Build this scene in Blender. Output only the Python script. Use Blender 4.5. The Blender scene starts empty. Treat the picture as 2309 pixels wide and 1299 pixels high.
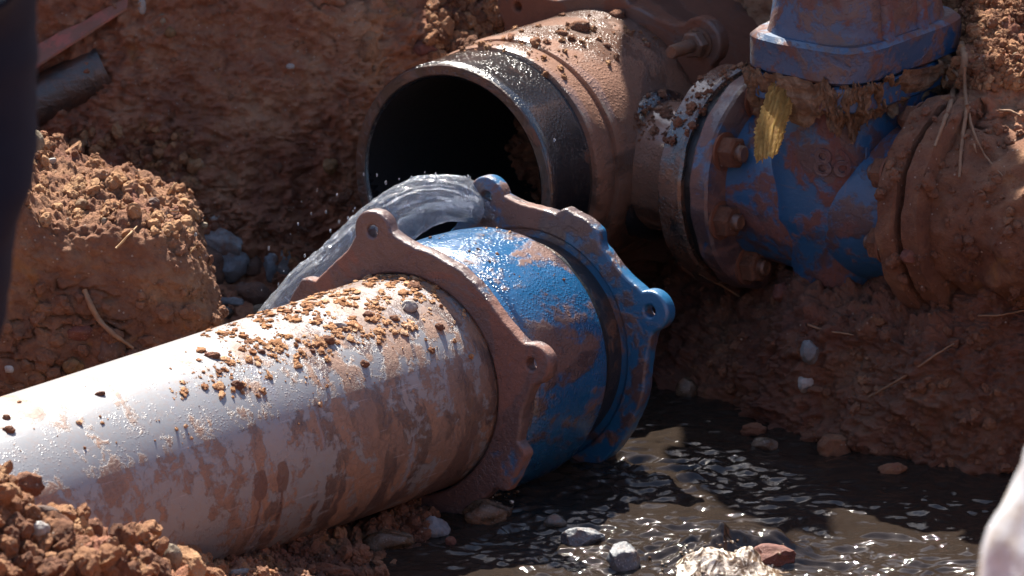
import bpy, bmesh, math, random
import numpy as np
from mathutils import Vector, Matrix

rnd = random.Random(7)
rng = np.random.default_rng(11)
S = bpy.context.scene
COL = S.collection

# ------------------------------------------------------------------ camera
PITCH = math.radians(17.0)
DIST = 10.0
FW = np.array([0, math.cos(PITCH), -math.sin(PITCH)])
UP = np.array([0, math.sin(PITCH), math.cos(PITCH)])
RT = np.array([1.0, 0, 0])
CAM = -DIST * FW
cam = bpy.data.cameras.new('camera')
cam.sensor_width = 36.0
cam.lens = 36.0 * DIST / 1.44
cam.clip_start = 0.1
cam.clip_end = 2000
cam.dof.use_dof = True
cam.dof.focus_distance = DIST - 0.05
cam.dof.aperture_fstop = 9.0
co = bpy.data.objects.new('camera', cam)
COL.objects.link(co)
co.matrix_world = Matrix(((1, 0, 0, CAM[0]), (0, UP[1], -FW[1], CAM[1]), (0, UP[2], -FW[2], CAM[2]), (0, 0, 0, 1)))
S.camera = co

# ------------------------------------------------------------------ light
SUN_EL = math.radians(55.0)
SUN_AZ = math.radians(-14.0)      # sun stands behind the trench, a little to the left (angle from +Y)
w = bpy.data.worlds.new('World')
S.world = w
w.use_nodes = True
wn = w.node_tree
sky = wn.nodes.new('ShaderNodeTexSky')
sky.sky_type = 'NISHITA'
sky.sun_disc = False
sky.sun_elevation = SUN_EL
sky.sun_rotation = SUN_AZ
wn.links.new(sky.outputs[0], wn.nodes['Background'].inputs[0])
wn.nodes['Background'].inputs[1].default_value = 0.075
sd = Vector((math.sin(SUN_AZ) * math.cos(SUN_EL), math.cos(SUN_AZ) * math.cos(SUN_EL), math.sin(SUN_EL)))
sl = bpy.data.lights.new('sun', 'SUN')
sl.energy = 5.0
sl.angle = math.radians(0.5)
sl.color = (1.0, 0.93, 0.83)
so = bpy.data.objects.new('sun', sl)
COL.objects.link(so)
so.rotation_mode = 'QUATERNION'
so.rotation_quaternion = sd.to_track_quat('Z', 'Y')
so.location = sd * 20
S.view_settings.view_transform = 'Standard'
S.view_settings.look = 'None'
S.view_settings.gamma = 1
S.view_settings.use_curve_mapping = False
S.view_settings.exposure = 1.68
S.cycles.use_denoising = True
S.cycles.max_bounces = 8
S.cycles.sample_clamp_indirect = 8


# ------------------------------------------------------------------ helpers
def P(px, py, W):
    """world point that the photograph shows at pixel (px, py), W metres beyond the focus plane"""
    k = (DIST + W) / DIST * 1.44 / 2309
    return Vector(RT * ((px - 1154.5) * k) + UP * ((649.5 - py) * k) + FW * W)


def ray(px, py):
    return (P(px, py, 0) - Vector(CAM)).normalized()


def hit(px, py, tries=6, only=None):
    dg = bpy.context.evaluated_depsgraph_get()
    o = Vector(CAM)
    d = ray(px, py)
    for _ in range(tries * 6):
        ok, loc, nor, idx, ob, m = S.ray_cast(dg, o, d)
        if not ok:
            return None
        if only is None or ob.name.split('.')[0] in only:
            return loc, nor, ob
        o = loc + d * 0.002
    return None


def scale_at(loc):
    """metres per photograph pixel at a world point"""
    W = (loc - Vector(CAM)).dot(Vector(FW)) - DIST
    return (DIST + W) / DIST * 1.44 / 2309


_u = np.uint32


def _hash(ix, iy, iz, seed):
    with np.errstate(over='ignore'):
        h = (ix.astype(np.int64) * 374761393 + iy.astype(np.int64) * 668265263 + iz.astype(np.int64) * 2147483647 + seed * 974711).astype(np.uint32)
        h ^= h >> _u(13)
        h *= _u(1274126177)
        h ^= h >> _u(16)
        h *= _u(2246822519)
        h ^= h >> _u(13)
    return h


def perlin(p, seed=0):
    p = np.asarray(p, float)
    f0 = np.floor(p)
    i = f0.astype(np.int64)
    f = p - f0
    u = f * f * f * (f * (f * 6 - 15) + 10)
    res = 0
    for dx in (0, 1):
        wx = u[:, 0] if dx else 1 - u[:, 0]
        for dy in (0, 1):
            wy = u[:, 1] if dy else 1 - u[:, 1]
            for dz in (0, 1):
                wz = u[:, 2] if dz else 1 - u[:, 2]
                h = _hash(i[:, 0] + dx, i[:, 1] + dy, i[:, 2] + dz, seed)
                gx = (h & _u(1023)) / 511.5 - 1
                gy = ((h >> _u(10)) & _u(1023)) / 511.5 - 1
                gz = ((h >> _u(20)) & _u(1023)) / 511.5 - 1
                res = res + wx * wy * wz * (gx * (f[:, 0] - dx) + gy * (f[:, 1] - dy) + gz * (f[:, 2] - dz))
    return res * 1.3


def fbm(p, octv=4, seed=0, gain=0.5, lac=2.03):
    r = 0
    a = 1.0
    q = np.array(p, float)
    for k in range(octv):
        r = r + a * perlin(q, seed + k * 17)
        a *= gain
        q = q * lac + 3.7
    return r


def worley(p, seed=0):
    """distance to the nearest feature point and a random number of its cell"""
    p = np.asarray(p, float)
    f0 = np.floor(p)
    i = f0.astype(np.int64)
    f = p - f0
    best = np.full(len(p), 9.0)
    rid = np.zeros(len(p))
    for dx in (-1, 0, 1):
        for dy in (-1, 0, 1):
            for dz in (-1, 0, 1):
                h = _hash(i[:, 0] + dx, i[:, 1] + dy, i[:, 2] + dz, seed)
                d = ((dx + (h & _u(1023)) / 1023. - f[:, 0]) ** 2 + (dy + ((h >> _u(10)) & _u(1023)) / 1023. - f[:, 1]) ** 2
                     + (dz + ((h >> _u(20)) & _u(1023)) / 1023. - f[:, 2]) ** 2)
                m = d < best
                best = np.where(m, d, best)
                rid = np.where(m, ((h * _u(2654435761)) >> _u(8)) / 16777215., rid)
    return np.sqrt(best), rid


def smooth(a, b, x):
    t = np.clip((x - a) / (b - a), 0, 1)
    return t * t * (3 - 2 * t)


def mesh(name, v, faces, mat=None, smooth_shade=True, attrs=None):
    """v: (n,3) array; faces: list of (m,k) int arrays"""
    me = bpy.data.meshes.new(name)
    v = np.asarray(v, np.float32)
    if isinstance(faces, np.ndarray):
        faces = [faces]
    me.vertices.add(len(v))
    me.vertices.foreach_set('co', v.ravel())
    tot = [np.full(len(f), f.shape[1], np.int32) for f in faces if len(f)]
    lv = np.concatenate([f.ravel() for f in faces if len(f)]).astype(np.int32)
    tot = np.concatenate(tot)
    me.loops.add(len(lv))
    me.loops.foreach_set('vertex_index', lv)
    me.polygons.add(len(tot))
    st = np.zeros(len(tot), np.int32)
    st[1:] = np.cumsum(tot)[:-1]
    me.polygons.foreach_set('loop_start', st)
    me.update(calc_edges=True)
    me.validate()
    me.polygons.foreach_set('use_smooth', np.full(len(me.polygons), smooth_shade))
    for k, a in (attrs or {}).items():
        at = me.attributes.new(k, 'FLOAT', 'POINT')
        at.data.foreach_set('value', np.asarray(a, np.float32))
    if mat:
        me.materials.append(mat)
    return me


def tag(o, label=None, cat=None, group=None, kind=None):
    if label: o['label'] = label
    if cat: o['category'] = cat
    if group: o['group'] = group
    if kind: o['kind'] = kind
    return o


def obj(name, me, parent=None, M=None):
    o = bpy.data.objects.new(name, me)
    COL.objects.link(o)
    if parent is not None:
        o.parent = parent
    if M is not None:
        o.matrix_local = M
    return o


def thing(name, label, cat, M, group=None):
    o = obj(name, None, None, M)
    o.empty_display_size = 0.05
    return tag(o, label, cat, group)


def frame(O, z, up=(0, 0, 1)):
    z = Vector(z).normalized()
    x = Vector(up).cross(z).normalized()
    y = z.cross(x)
    M = Matrix((x, y, z)).transposed().to_4x4()
    M.translation = Vector(O)
    return M


def grid_faces(nu, nv, wrap_u=False, wrap_v=False):
    iu = np.arange(nu if wrap_u else nu - 1)
    iv = np.arange(nv if wrap_v else nv - 1)
    a, b = np.meshgrid(iu, iv, indexing='ij')
    a = a.ravel(); b = b.ravel()
    a1 = (a + 1) % nu; b1 = (b + 1) % nv
    return np.c_[a * nv + b, a1 * nv + b, a1 * nv + b1, a * nv + b1]


def lathe(name, prof, mat, n=128, closed=False, wob=0.0, wobs=12, seed=3, sub=0.012):
    """prof: list of (z, r); revolve about local Z; profile is resampled so that wobble can act"""
    pr = [prof[0]]
    for a, b in zip(prof[:-1], prof[1:]):
        L = math.hypot(b[0] - a[0], b[1] - a[1])
        k = max(1, int(L / sub))
        for t in range(1, k + 1):
            pr.append((a[0] + (b[0] - a[0]) * t / k, a[1] + (b[1] - a[1]) * t / k))
    pr = np.array(pr)
    if closed: pr = pr[:-1] if np.allclose(pr[0], pr[-1]) else pr
    th = np.arange(n) * 2 * math.pi / n
    Z = np.repeat(pr[None, :, 0], n, 0); R = np.repeat(pr[None, :, 1], n, 0)
    T = np.repeat(th[:, None], len(pr), 1)
    v = np.c_[(R * np.cos(T)).ravel(), (R * np.sin(T)).ravel(), Z.ravel()]
    if wob:
        d = fbm(v * wobs, 3, seed) * wob
        nr = np.hypot(v[:, 0], v[:, 1]) + 1e-9
        v[:, 0] += v[:, 0] / nr * d; v[:, 1] += v[:, 1] / nr * d
    f = grid_faces(n, len(pr), True, closed)
    me = mesh(name, v, f, mat)
    shade_auto(me)
    return me


def shade_auto(me, ang=35):
    bm = bmesh.new(); bm.from_mesh(me)
    bmesh.ops.recalc_face_normals(bm, faces=bm.faces)
    lim = math.radians(ang)
    for e in bm.edges:
        if len(e.link_faces) == 2 and e.calc_face_angle(0) > lim: e.smooth = False
    for f in bm.faces: f.smooth = True
    bm.to_mesh(me); bm.free()


def tube(name, pts, rad, mat, n=10, rough=0.0, seed=0, cap=True):
    """tube along points with radius per point"""
    pts = np.array([tuple(p) for p in pts], float)
    t = np.linspace(0, 1, len(pts))
    m = max(len(pts) * 6, 12)
    tt = np.linspace(0, 1, m)
    q = np.array([np.interp(tt, t, pts[:, k]) for k in range(3)]).T
    r = np.interp(tt, t, np.broadcast_to(rad, (len(pts),)))
    for _ in range(4):
        q[1:-1] = (q[:-2] + 2 * q[1:-1] + q[2:]) / 4
    tan = np.gradient(q, axis=0)
    tan /= np.linalg.norm(tan, axis=1)[:, None] + 1e-12
    ref = np.array([0.31, 0.2, 0.93])
    a = np.cross(tan, ref); a /= np.linalg.norm(a, axis=1)[:, None]
    b = np.cross(tan, a)
    th = np.arange(n) * 2 * math.pi / n
    v = q[:, None, :] + r[:, None, None] * (np.cos(th)[None, :, None] * a[:, None, :] + np.sin(th)[None, :, None] * b[:, None, :])
    v = v.reshape(-1, 3)
    if rough:
        v = v + np.c_[perlin(v * 90, seed), perlin(v * 90, seed + 5), perlin(v * 90, seed + 9)] * rough
    f = [grid_faces(m, n, False, True)]
    if cap:
        f.append(np.arange(n)[None, ::-1]); f.append(((m - 1) * n + np.arange(n))[None, :])
    return mesh(name, v, f, mat)


def ico(sub):
    bm = bmesh.new(); bmesh.ops.create_icosphere(bm, subdivisions=sub, radius=1)
    v = np.array([x.co[:] for x in bm.verts]); f = np.array([[x.index for x in q.verts] for q in bm.faces]); bm.free()
    return v, f


ICO = {k: ico(k) for k in (1, 2, 3, 4, 5)}


def rock(seed, cuts=9, rough=0.1, sub=4, angular=0.72):
    r = np.random.default_rng(seed)
    v, f = ICO[sub]
    v = v.copy()
    for _ in range(cuts):
        n = r.normal(size=3); n /= np.linalg.norm(n)
        d = r.uniform(angular, 0.93)
        e = v @ n - d
        v -= np.maximum(e, 0)[:, None] * n * 0.92
    nn = v / np.linalg.norm(v, axis=1)[:, None]
    v += nn * (fbm(v * 1.6 + seed, 3, seed) * rough * 1.3 + fbm(v * 7 + seed, 3, seed + 4) * rough * 0.3)[:, None]
    return v, f


def clod(seed, sub=4, amp=0.22):
    v, f = ICO[sub]
    r = np.random.default_rng(seed)
    v = v * r.uniform(0.8, 1.15, 3)
    for _ in range(5):
        n = r.normal(size=3); n /= np.linalg.norm(n)
        v = v - np.maximum(v @ n - r.uniform(.6, .9), 0)[:, None] * n * .8
    nn = v / np.linalg.norm(v, axis=1)[:, None]
    F, _ = worley(v * 2.6 + seed, seed)
    v = v + nn * (fbm(v * 1.7 + seed, 3, seed) * amp + (0.5 - F) * amp * .8 + fbm(v * 8 + seed, 2, seed + 3) * amp * .35)[:, None]
    return v, f


def rotm(r):
    q = r.normal(size=4); q /= np.linalg.norm(q)
    a, b, c, d = q
    return np.array([[1 - 2 * (c * c + d * d), 2 * (b * c - a * d), 2 * (b * d + a * c)],
                     [2 * (b * c + a * d), 1 - 2 * (b * b + d * d), 2 * (c * d - a * b)],
                     [2 * (b * d - a * c), 2 * (c * d + a * b), 1 - 2 * (b * b + c * c)]])


CR = []
for _k in range(7):
    _v, _f = ICO[2] if _k < 4 else ICO[1]
    _v = _v + _v * (fbm(_v * 1.3 + _k * 7, 2, _k) * 0.75 + fbm(_v * 3.1 + _k * 7, 2, _k + 50) * 0.5)[:, None]
    CR.append((_v, _f))


CLD = [clod(700 + k, 3, .26) for k in range(6)]


def crumbs(name, pts, sizes, mat, nor=None, flat=0.75):
    """one mesh of many small lumps at pts (n,3)"""
    r = np.random.default_rng(len(pts) + 5)
    V, F, T = [], [], []
    off = 0
    big = sizes > np.quantile(sizes, .8) if len(sizes) else sizes
    for k in range(len(pts)):
        v, f = CLD[r.integers(0, 6)] if sizes[k] > .0075 else (CR[r.integers(0, 4)] if big[k] else CR[r.integers(4, 7)])
        R = rotm(r)
        vv = (v * r.uniform(.65, 1.2, 3)) @ R.T * sizes[k]
        if nor is not None:
            n = nor[k]
            vv = vv - ((vv @ n) * (1 - flat))[:, None] * n
        V.append(vv + pts[k]); F.append(f + off); T.append(np.full(len(v), r.random()))
        off += len(v)
    return mesh(name, np.concatenate(V), np.concatenate(F), mat, False, {'tone': np.concatenate(T)})


# ------------------------------------------------------------------ materials
class Mat:
    def __init__(s, name):
        s.m = bpy.data.materials.new(name); s.m.use_nodes = True
        s.t = s.m.node_tree; s.N = s.t.nodes; s.L = s.t.links
        s.b = s.N['Principled BSDF']; s.out = s.N['Material Output']

    def n(s, typ, **kw):
        x = s.N.new('ShaderNode' + typ)
        for k, v in kw.items(): setattr(x, k, v)
        return x

    def put(s, sock, val):
        if hasattr(val, 'is_output'): s.L.new(val, sock)
        else: sock.default_value = val

    def coord(s, kind='Object', scale=(1, 1, 1)):
        if kind == 'World': o = s.n('NewGeometry').outputs['Position']
        else: o = s.n('TexCoord').outputs[kind]
        if scale != (1, 1, 1):
            m = s.n('VectorMath', operation='MULTIPLY'); s.L.new(o, m.inputs[0]); m.inputs[1].default_value = scale; o = m.outputs[0]
        return o

    def noise(s, co, scale, detail=6, rough=.55, dist=0, typ='FBM'):
        x = s.n('TexNoise', noise_type=typ); s.L.new(co, x.inputs['Vector'])
        x.inputs['Scale'].default_value = scale; x.inputs['Detail'].default_value = detail
        x.inputs['Roughness'].default_value = rough; x.inputs['Distortion'].default_value = dist
        return x.outputs['Fac']

    def vor(s, co, scale, feature='F1', out='Distance', rand=1):
        x = s.n('TexVoronoi', feature=feature); s.L.new(co, x.inputs['Vector']); x.inputs['Scale'].default_value = scale
        x.inputs['Randomness'].default_value = rand
        return x.outputs[out]

    def math(s, op, a, b=0.0, c=None, clamp=False):
        x = s.n('Math', operation=op, use_clamp=clamp)
        s.put(x.inputs[0], a); s.put(x.inputs[1], b)
        if c is not None: s.put(x.inputs[2], c)
        return x.outputs[0]

    def ramp(s, fac, stops):
        x = s.n('ValToRGB'); s.L.new(fac, x.inputs[0])
        e = x.color_ramp.elements
        while len(e) < len(stops): e.new(.5)
        for k, (p, c) in enumerate(stops):
            e[k].position = p; e[k].color = (*c, 1) if len(c) == 3 else c
        return x.outputs[0]

    def step(s, fac, a, b):
        x = s.n('MapRange', interpolation_type='SMOOTHSTEP'); s.put(x.inputs[0], fac)
        x.inputs[1].default_value = a; x.inputs[2].default_value = b
        return x.outputs[0]

    def mix(s, f, a, b, typ='MIX'):
        x = s.n('MixRGB', blend_type=typ); s.put(x.inputs[0], f)
        for k, v in ((1, a), (2, b)):
            s.put(x.inputs[k], (*v, 1) if isinstance(v, tuple) and len(v) == 3 else v)
        return x.outputs[0]

    def attr(s, name):
        x = s.n('Attribute', attribute_name=name); return x.outputs['Fac']

    def bump(s, h, strength=.5, dist=.01, nrm=None):
        x = s.n('Bump'); s.L.new(h, x.inputs['Height']); x.inputs['Strength'].default_value = strength; x.inputs['Distance'].default_value = dist
        if nrm is not None: s.L.new(nrm, x.inputs['Normal'])
        return x.outputs[0]

    def set(s, **kw):
        names = dict(col='Base Color', rough='Roughness', metal='Metallic', nrm='Normal', spec='Specular IOR Level', trans='Transmission Weight', ior='IOR',
                     sss='Subsurface Weight', coat='Coat Weight', coatr='Coat Roughness', sheen='Sheen Weight')
        for k, v in kw.items():
            if isinstance(v, tuple) and len(v) == 3: v = (*v, 1)
            s.put(s.b.inputs[names[k]], v)
        return s.m


def soil_mat(name, tones, wet=False, tone_attr=False, kind='World', gain=1.0):
    m = Mat(name)
    c = m.coord(kind)
    a = m.noise(c, 3.2, 5, .6, .6)
    b = m.noise(c, 17, 7, .65, .4)
    d = m.noise(c, 95, 4, .7)
    t = m.math('ADD', m.math('MULTIPLY', a, .75), m.math('MULTIPLY', b, .55))
    t = m.math('ADD', t, m.math('MULTIPLY', d, .25))
    if tone_attr: t = m.math('ADD', t, m.math('MULTIPLY', m.attr('tone'), .25))
    t = m.math('MULTIPLY_ADD', t, 2.0, -1.05 if not tone_attr else -1.3, clamp=True)
    col = m.ramp(t, [(0.05, tones[0]), (.3, tones[1]), (.55, tones[2]), (.85, tones[3])])
    # patches of another clay
    pm = m.step(m.noise(c, 8.5, 4, .6, 1.2), .60, .68)
    col = m.mix(m.math('MULTIPLY', pm, .55), col, (.30 * gain, .135 * gain, .045 * gain))
    pm2 = m.step(m.noise(c, 6.1, 4, .6, .8), .62, .72)
    col = m.mix(m.math('MULTIPLY', pm2, .5), col, (.22 * gain, .075 * gain, .06 * gain))
    # grit
    g = m.vor(c, 160, out='Color')
    gs = m.n('SeparateColor'); m.L.new(g, gs.inputs[0])
    gd = m.vor(c, 160)
    grit = m.math('MULTIPLY', m.step(gs.outputs[0], .93, .95), m.step(gd, .34, .2))
    col = m.mix(m.math('MULTIPLY', grit, .7), col, (.42, .33, .26))
    dk = m.step(m.noise(c, 60, 5, .7), .36, .28)
    col = m.mix(m.math('MULTIPLY', dk, .5), col, (.03, .014, .01))
    rough = m.math('ADD', .78, m.math('MULTIPLY', d, .25))
    if wet:
        wv = m.step(m.math('ADD', m.attr('wet'), m.math('MULTIPLY_ADD', b, .8, -.4)), .35, .65)
        col = m.mix(m.math('MULTIPLY', wv, .55), col, (.05, .022, .017))
        rough = m.math('MULTIPLY_ADD', wv, -.35, rough)
    h = m.math('ADD', m.noise(c, 55, 8, .72), m.math('MULTIPLY', m.noise(c, 240, 4, .7), .35))
    h = m.math('ADD', h, m.math('MULTIPLY', grit, .15))
    return m.set(col=col, rough=rough, nrm=m.bump(h, .9, .012), spec=.35)


SOIL = [(.118, .043, .028), (.218, .085, .051), (.31, .136, .076), (.41, .22, .125)]
OCHRE = [(.095, .038, .020), (.19, .082, .040), (.29, .140, .068), (.43, .245, .125)]
M_soil = soil_mat('trench_clay', SOIL, wet=True)
M_crumb = soil_mat('loose_clay', OCHRE, tone_attr=True)
M_crust = soil_mat('sunlit_clay_crust', [(.16, .062, .03), (.31, .14, .062), (.46, .24, .115), (.62, .40, .24)], tone_attr=True)  # clay tones lightened to carry the sunlit look of the crumbs
M_clod = soil_mat('clay_clod', [(.080, .032, .022), (.145, .062, .037), (.21, .098, .056), (.31, .165, .09)])


def stone_mat(name, c0, c1, c2, speck=.25, rough=.75, wetness=0.0):
    m = Mat(name)
    c = m.coord('Object')
    ri = m.n('ObjectInfo').outputs['Random']
    add = m.n('VectorMath', operation='ADD'); m.L.new(c, add.inputs[0])
    cx = m.n('CombineXYZ'); m.L.new(m.math('MULTIPLY', ri, 37), cx.inputs[0]); m.L.new(cx.outputs[0], add.inputs[1])
    c = add.outputs[0]
    col = m.ramp(m.noise(c, 45, 6, .6, .4), [(.32, c0), (.5, c1), (.68, c2)])
    sp = m.step(m.noise(c, 520, 3, .6), .60, .68)
    col = m.mix(m.math('MULTIPLY', sp, speck), col, (.03, .03, .035))
    sp2 = m.step(m.noise(c, 430, 3, .6), .36, .30)
    col = m.mix(m.math('MULTIPLY', sp2, speck), col, (.6, .58, .55))
    dirt = m.step(m.noise(c, 24, 6, .65), .52, .66)
    col = m.mix(m.math('MULTIPLY', dirt, .7), col, (.16, .078, .045))
    h = m.math('ADD', m.noise(c, 70, 7, .7), m.math('MULTIPLY', m.noise(c, 380, 3), .25))
    return m.set(col=col, rough=rough - .4 * wetness, nrm=m.bump(h, .6, .006), spec=.4 + .2 * wetness)


ST = {
    'grey': stone_mat('grey_stone', (.09, .095, .10), (.16, .165, .17), (.24, .24, .24)),
    'blue': stone_mat('blue_grey_stone', (.10, .115, .13), (.165, .18, .20), (.24, .255, .275)),
    'speck': stone_mat('speckled_granite', (.040, .046, .056), (.080, .090, .105), (.135, .145, .160), .8, .6, .6),
    'brown': stone_mat('brown_stone', (0.060, 0.033, 0.025), (0.095, 0.052, 0.037), (0.135, 0.080, 0.060)),
    'red': stone_mat('red_stone', (0.075, 0.022, 0.016), (0.120, 0.040, 0.028), (0.165, 0.065, 0.043)),
    'ochre': stone_mat('ochre_stone', (0.110, 0.055, 0.020), (0.165, 0.090, 0.037), (0.225, 0.140, 0.070)),
    'white': stone_mat('white_stone', (0.210, 0.190, 0.170), (0.300, 0.280, 0.260), (0.375, 0.360, 0.340), .1),
    'tan': stone_mat('tan_stone', (0.150, 0.110, 0.070), (0.210, 0.165, 0.110), (0.275, 0.225, 0.165), .15),
    'wet': stone_mat('wet_stone', (0.035, 0.037, 0.033), (0.060, 0.062, 0.055), (0.095, 0.095, 0.085), .3, .6, 1),
    'wetbrown': stone_mat('wet_brown_stone', (0.040, 0.025, 0.016), (0.075, 0.048, 0.028), (0.135, 0.100, 0.070), .3, .6, 1),
}


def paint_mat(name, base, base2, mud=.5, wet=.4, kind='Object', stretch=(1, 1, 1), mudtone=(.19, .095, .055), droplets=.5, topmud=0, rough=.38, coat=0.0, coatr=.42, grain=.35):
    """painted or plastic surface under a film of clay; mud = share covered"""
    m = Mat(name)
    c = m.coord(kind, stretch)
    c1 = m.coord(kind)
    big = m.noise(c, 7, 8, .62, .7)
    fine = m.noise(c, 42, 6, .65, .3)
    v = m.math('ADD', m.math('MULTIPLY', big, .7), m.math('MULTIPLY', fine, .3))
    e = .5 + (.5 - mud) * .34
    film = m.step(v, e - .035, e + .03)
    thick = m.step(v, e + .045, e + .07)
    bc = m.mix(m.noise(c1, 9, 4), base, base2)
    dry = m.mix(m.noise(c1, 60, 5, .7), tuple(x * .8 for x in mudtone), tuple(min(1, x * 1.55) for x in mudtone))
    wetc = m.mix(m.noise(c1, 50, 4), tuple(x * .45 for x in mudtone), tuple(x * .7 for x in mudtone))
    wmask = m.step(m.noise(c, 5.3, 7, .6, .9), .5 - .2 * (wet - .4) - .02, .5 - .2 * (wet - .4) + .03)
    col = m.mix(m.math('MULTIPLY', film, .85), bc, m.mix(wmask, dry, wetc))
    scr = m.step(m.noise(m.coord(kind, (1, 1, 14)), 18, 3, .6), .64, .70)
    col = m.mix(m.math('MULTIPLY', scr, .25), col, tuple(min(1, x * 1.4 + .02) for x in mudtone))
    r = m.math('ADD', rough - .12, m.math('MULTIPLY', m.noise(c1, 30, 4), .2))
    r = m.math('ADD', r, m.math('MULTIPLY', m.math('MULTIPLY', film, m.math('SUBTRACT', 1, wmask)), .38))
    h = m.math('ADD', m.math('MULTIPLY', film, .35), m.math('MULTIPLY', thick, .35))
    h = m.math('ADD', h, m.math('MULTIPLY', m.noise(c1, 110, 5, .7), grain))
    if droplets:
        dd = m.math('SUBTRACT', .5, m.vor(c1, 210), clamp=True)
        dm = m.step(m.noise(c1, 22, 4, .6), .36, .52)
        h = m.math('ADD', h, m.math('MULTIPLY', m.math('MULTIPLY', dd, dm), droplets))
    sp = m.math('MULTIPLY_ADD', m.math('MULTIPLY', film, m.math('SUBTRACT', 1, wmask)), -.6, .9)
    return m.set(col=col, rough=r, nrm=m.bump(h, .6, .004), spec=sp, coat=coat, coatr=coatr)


def grey_pipe_mat():
    m = Mat('grey_plastic_pipe')
    c = m.coord('Object')
    sx = m.n('SeparateXYZ'); m.L.new(c, sx.inputs[0])
    z, y = sx.outputs[2], sx.outputs[1]
    cs = m.coord('Object', (1, 1, 1.9))
    v = m.math('ADD', m.math('MULTIPLY', m.noise(cs, 6.5, 9, .62, .5), .62), m.math('MULTIPLY', m.noise(c, 46, 6, .7, .3), .38))
    near = m.step(z, .55, .08)                                   # clay is thickest beside the coupling
    crown = m.math('MULTIPLY', m.step(y, .03, .11), m.step(z, .15, .40))
    e = m.math('SUBTRACT', .507, m.math('MULTIPLY', near, .040))
    e = m.math('ADD', e, m.math('MULTIPLY', crown, .06))
    df = m.math('SUBTRACT', v, e)
    film = m.step(df, -.028, .022)
    thick = m.step(df, .045, .075)
    basec = m.mix(m.noise(m.coord('Object', (1, 1, .3)), 22, 5, .6), (.168, .173, .184), (.24, .245, .253))
    dry = m.mix(m.noise(c, 75, 6, .75), (.165, .072, .034), (.34, .172, .088))
    wetc = m.mix(m.noise(c, 40, 4), (.060, .026, .016), (.105, .045, .027))
    wm = m.math('MULTIPLY', m.step(m.noise(m.coord('Object', (1, 1, 2.4)), 7.5, 6, .58, .5),   .50, .54), m.step(z, .72, .34))
    dry = m.mix(m.step(m.noise(c, 11, 5, .6), .42, .6), dry, (.17, .085, .05))
    col = m.mix(m.math('MULTIPLY', film, .86), basec, m.mix(wm, dry, wetc))
    wipe = m.math('MULTIPLY', m.step(m.noise(m.coord('Object', (1.2, 1.2, 7)), 5.5, 5, .6, .4), .60, .66), m.step(z, .7, .4))
    col = m.mix(m.math('MULTIPLY', wipe, .75), col, (.20, .205, .235))
    dust = m.math('MULTIPLY', m.step(m.noise(c, 120, 4, .7), .42, .75), .36)
    col = m.mix(dust, col, (.25, .14, .085))
    # two wet drips with tails, and a few scratches
    for (zz, aa, ww, hh) in ((.452, -.20, .0125, .022), (.408, -.19, .012, .023)):
        ang = m.math('ARCTAN2', y, sx.outputs[0])
        du = m.math('DIVIDE', m.math('ADD', m.math('SUBTRACT', z, zz), m.math('MULTIPLY_ADD', m.noise(c, 60, 3), .012, -.006)), ww)
        dv = m.math('DIVIDE', m.math('SUBTRACT', ang, aa), hh / .157)
        r2 = m.math('ADD', m.math('POWER', m.math('ABSOLUTE', du), 3), m.math('POWER', m.math('ABSOLUTE', dv), 3))
        dm = m.step(r2, 1.0, .7)
        tail = m.math('MULTIPLY', m.step(m.math('ABSOLUTE', du), .22, .12), m.math('MULTIPLY', m.step(ang, aa - .5, aa - .38), m.step(ang, aa, aa - .1)))
        col = m.mix(m.math('MULTIPLY', m.math('MAXIMUM', dm, tail), .85), col, (.095, .036, .022))
    scr = m.step(m.noise(m.coord('Object', (14, 14, 1)), 9, 3, .6), .66, .70)
    col = m.mix(m.math('MULTIPLY', scr, .25), col, (.45, .46, .5))
    r = m.math('MULTIPLY_ADD', m.noise(c, 26, 4), .16, .31)
    r = m.math('ADD', r, m.math('MULTIPLY', m.math('MULTIPLY', film, m.math('SUBTRACT', 1, wm)), .36))
    gr = m.math('MULTIPLY', m.step(m.vor(c, 230), .42, .1), m.step(m.noise(c, 16, 5, .65), .5, .62))
    h = m.math('ADD', m.math('MULTIPLY', film, .25), m.math('MULTIPLY', thick, .4))
    h = m.math('ADD', h, m.math('ADD', m.math('MULTIPLY', m.noise(c, 130, 5, .7), m.math('MULTIPLY_ADD', film, .3, .08)), m.math('MULTIPLY', gr, .22)))
    return m.set(col=col, rough=r, nrm=m.bump(h, .6, .005), spec=.85, coat=.5, coatr=.5)


M_grey = grey_pipe_mat()
M_blue = paint_mat('blue_epoxy', (.003, .056, .150), (.007, .105, .25), mud=.43, wet=.6, stretch=(1, 1, .8), mudtone=(.14, .068, .036), droplets=1.0, rough=.28, coat=.6, coatr=.16, grain=.5)
M_blue_muddy = paint_mat('muddy_blue_epoxy', (.005, .070, .170), (.010, .115, .25), mud=.42, wet=.55, mudtone=(.16, .075, .040), droplets=.2, rough=.38, coat=.2)
M_ring_mud = paint_mat('clay_coated_ring', (.02, .085, .17), (.03, .11, .22), mud=.76, wet=.62, mudtone=(.18, .080, .045), droplets=.3, rough=.40, grain=1.1)
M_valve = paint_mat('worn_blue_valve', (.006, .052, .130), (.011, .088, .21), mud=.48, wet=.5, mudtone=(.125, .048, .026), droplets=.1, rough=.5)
M_tee = paint_mat('muddy_fitting', (.04, .022, .018), (.06, .03, .024), mud=.85, wet=.4, mudtone=(.20, .102, .066), droplets=1.0, rough=.34, coat=1.0, coatr=.16, grain=.6)
M_wetiron = paint_mat('wet_dirty_iron', (.012, .011, .011), (.022, .018, .017), mud=.55, wet=.6, mudtone=(.14, .066, .04), droplets=1.0, rough=.28, coat=1.0, coatr=.16, grain=.6)
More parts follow.
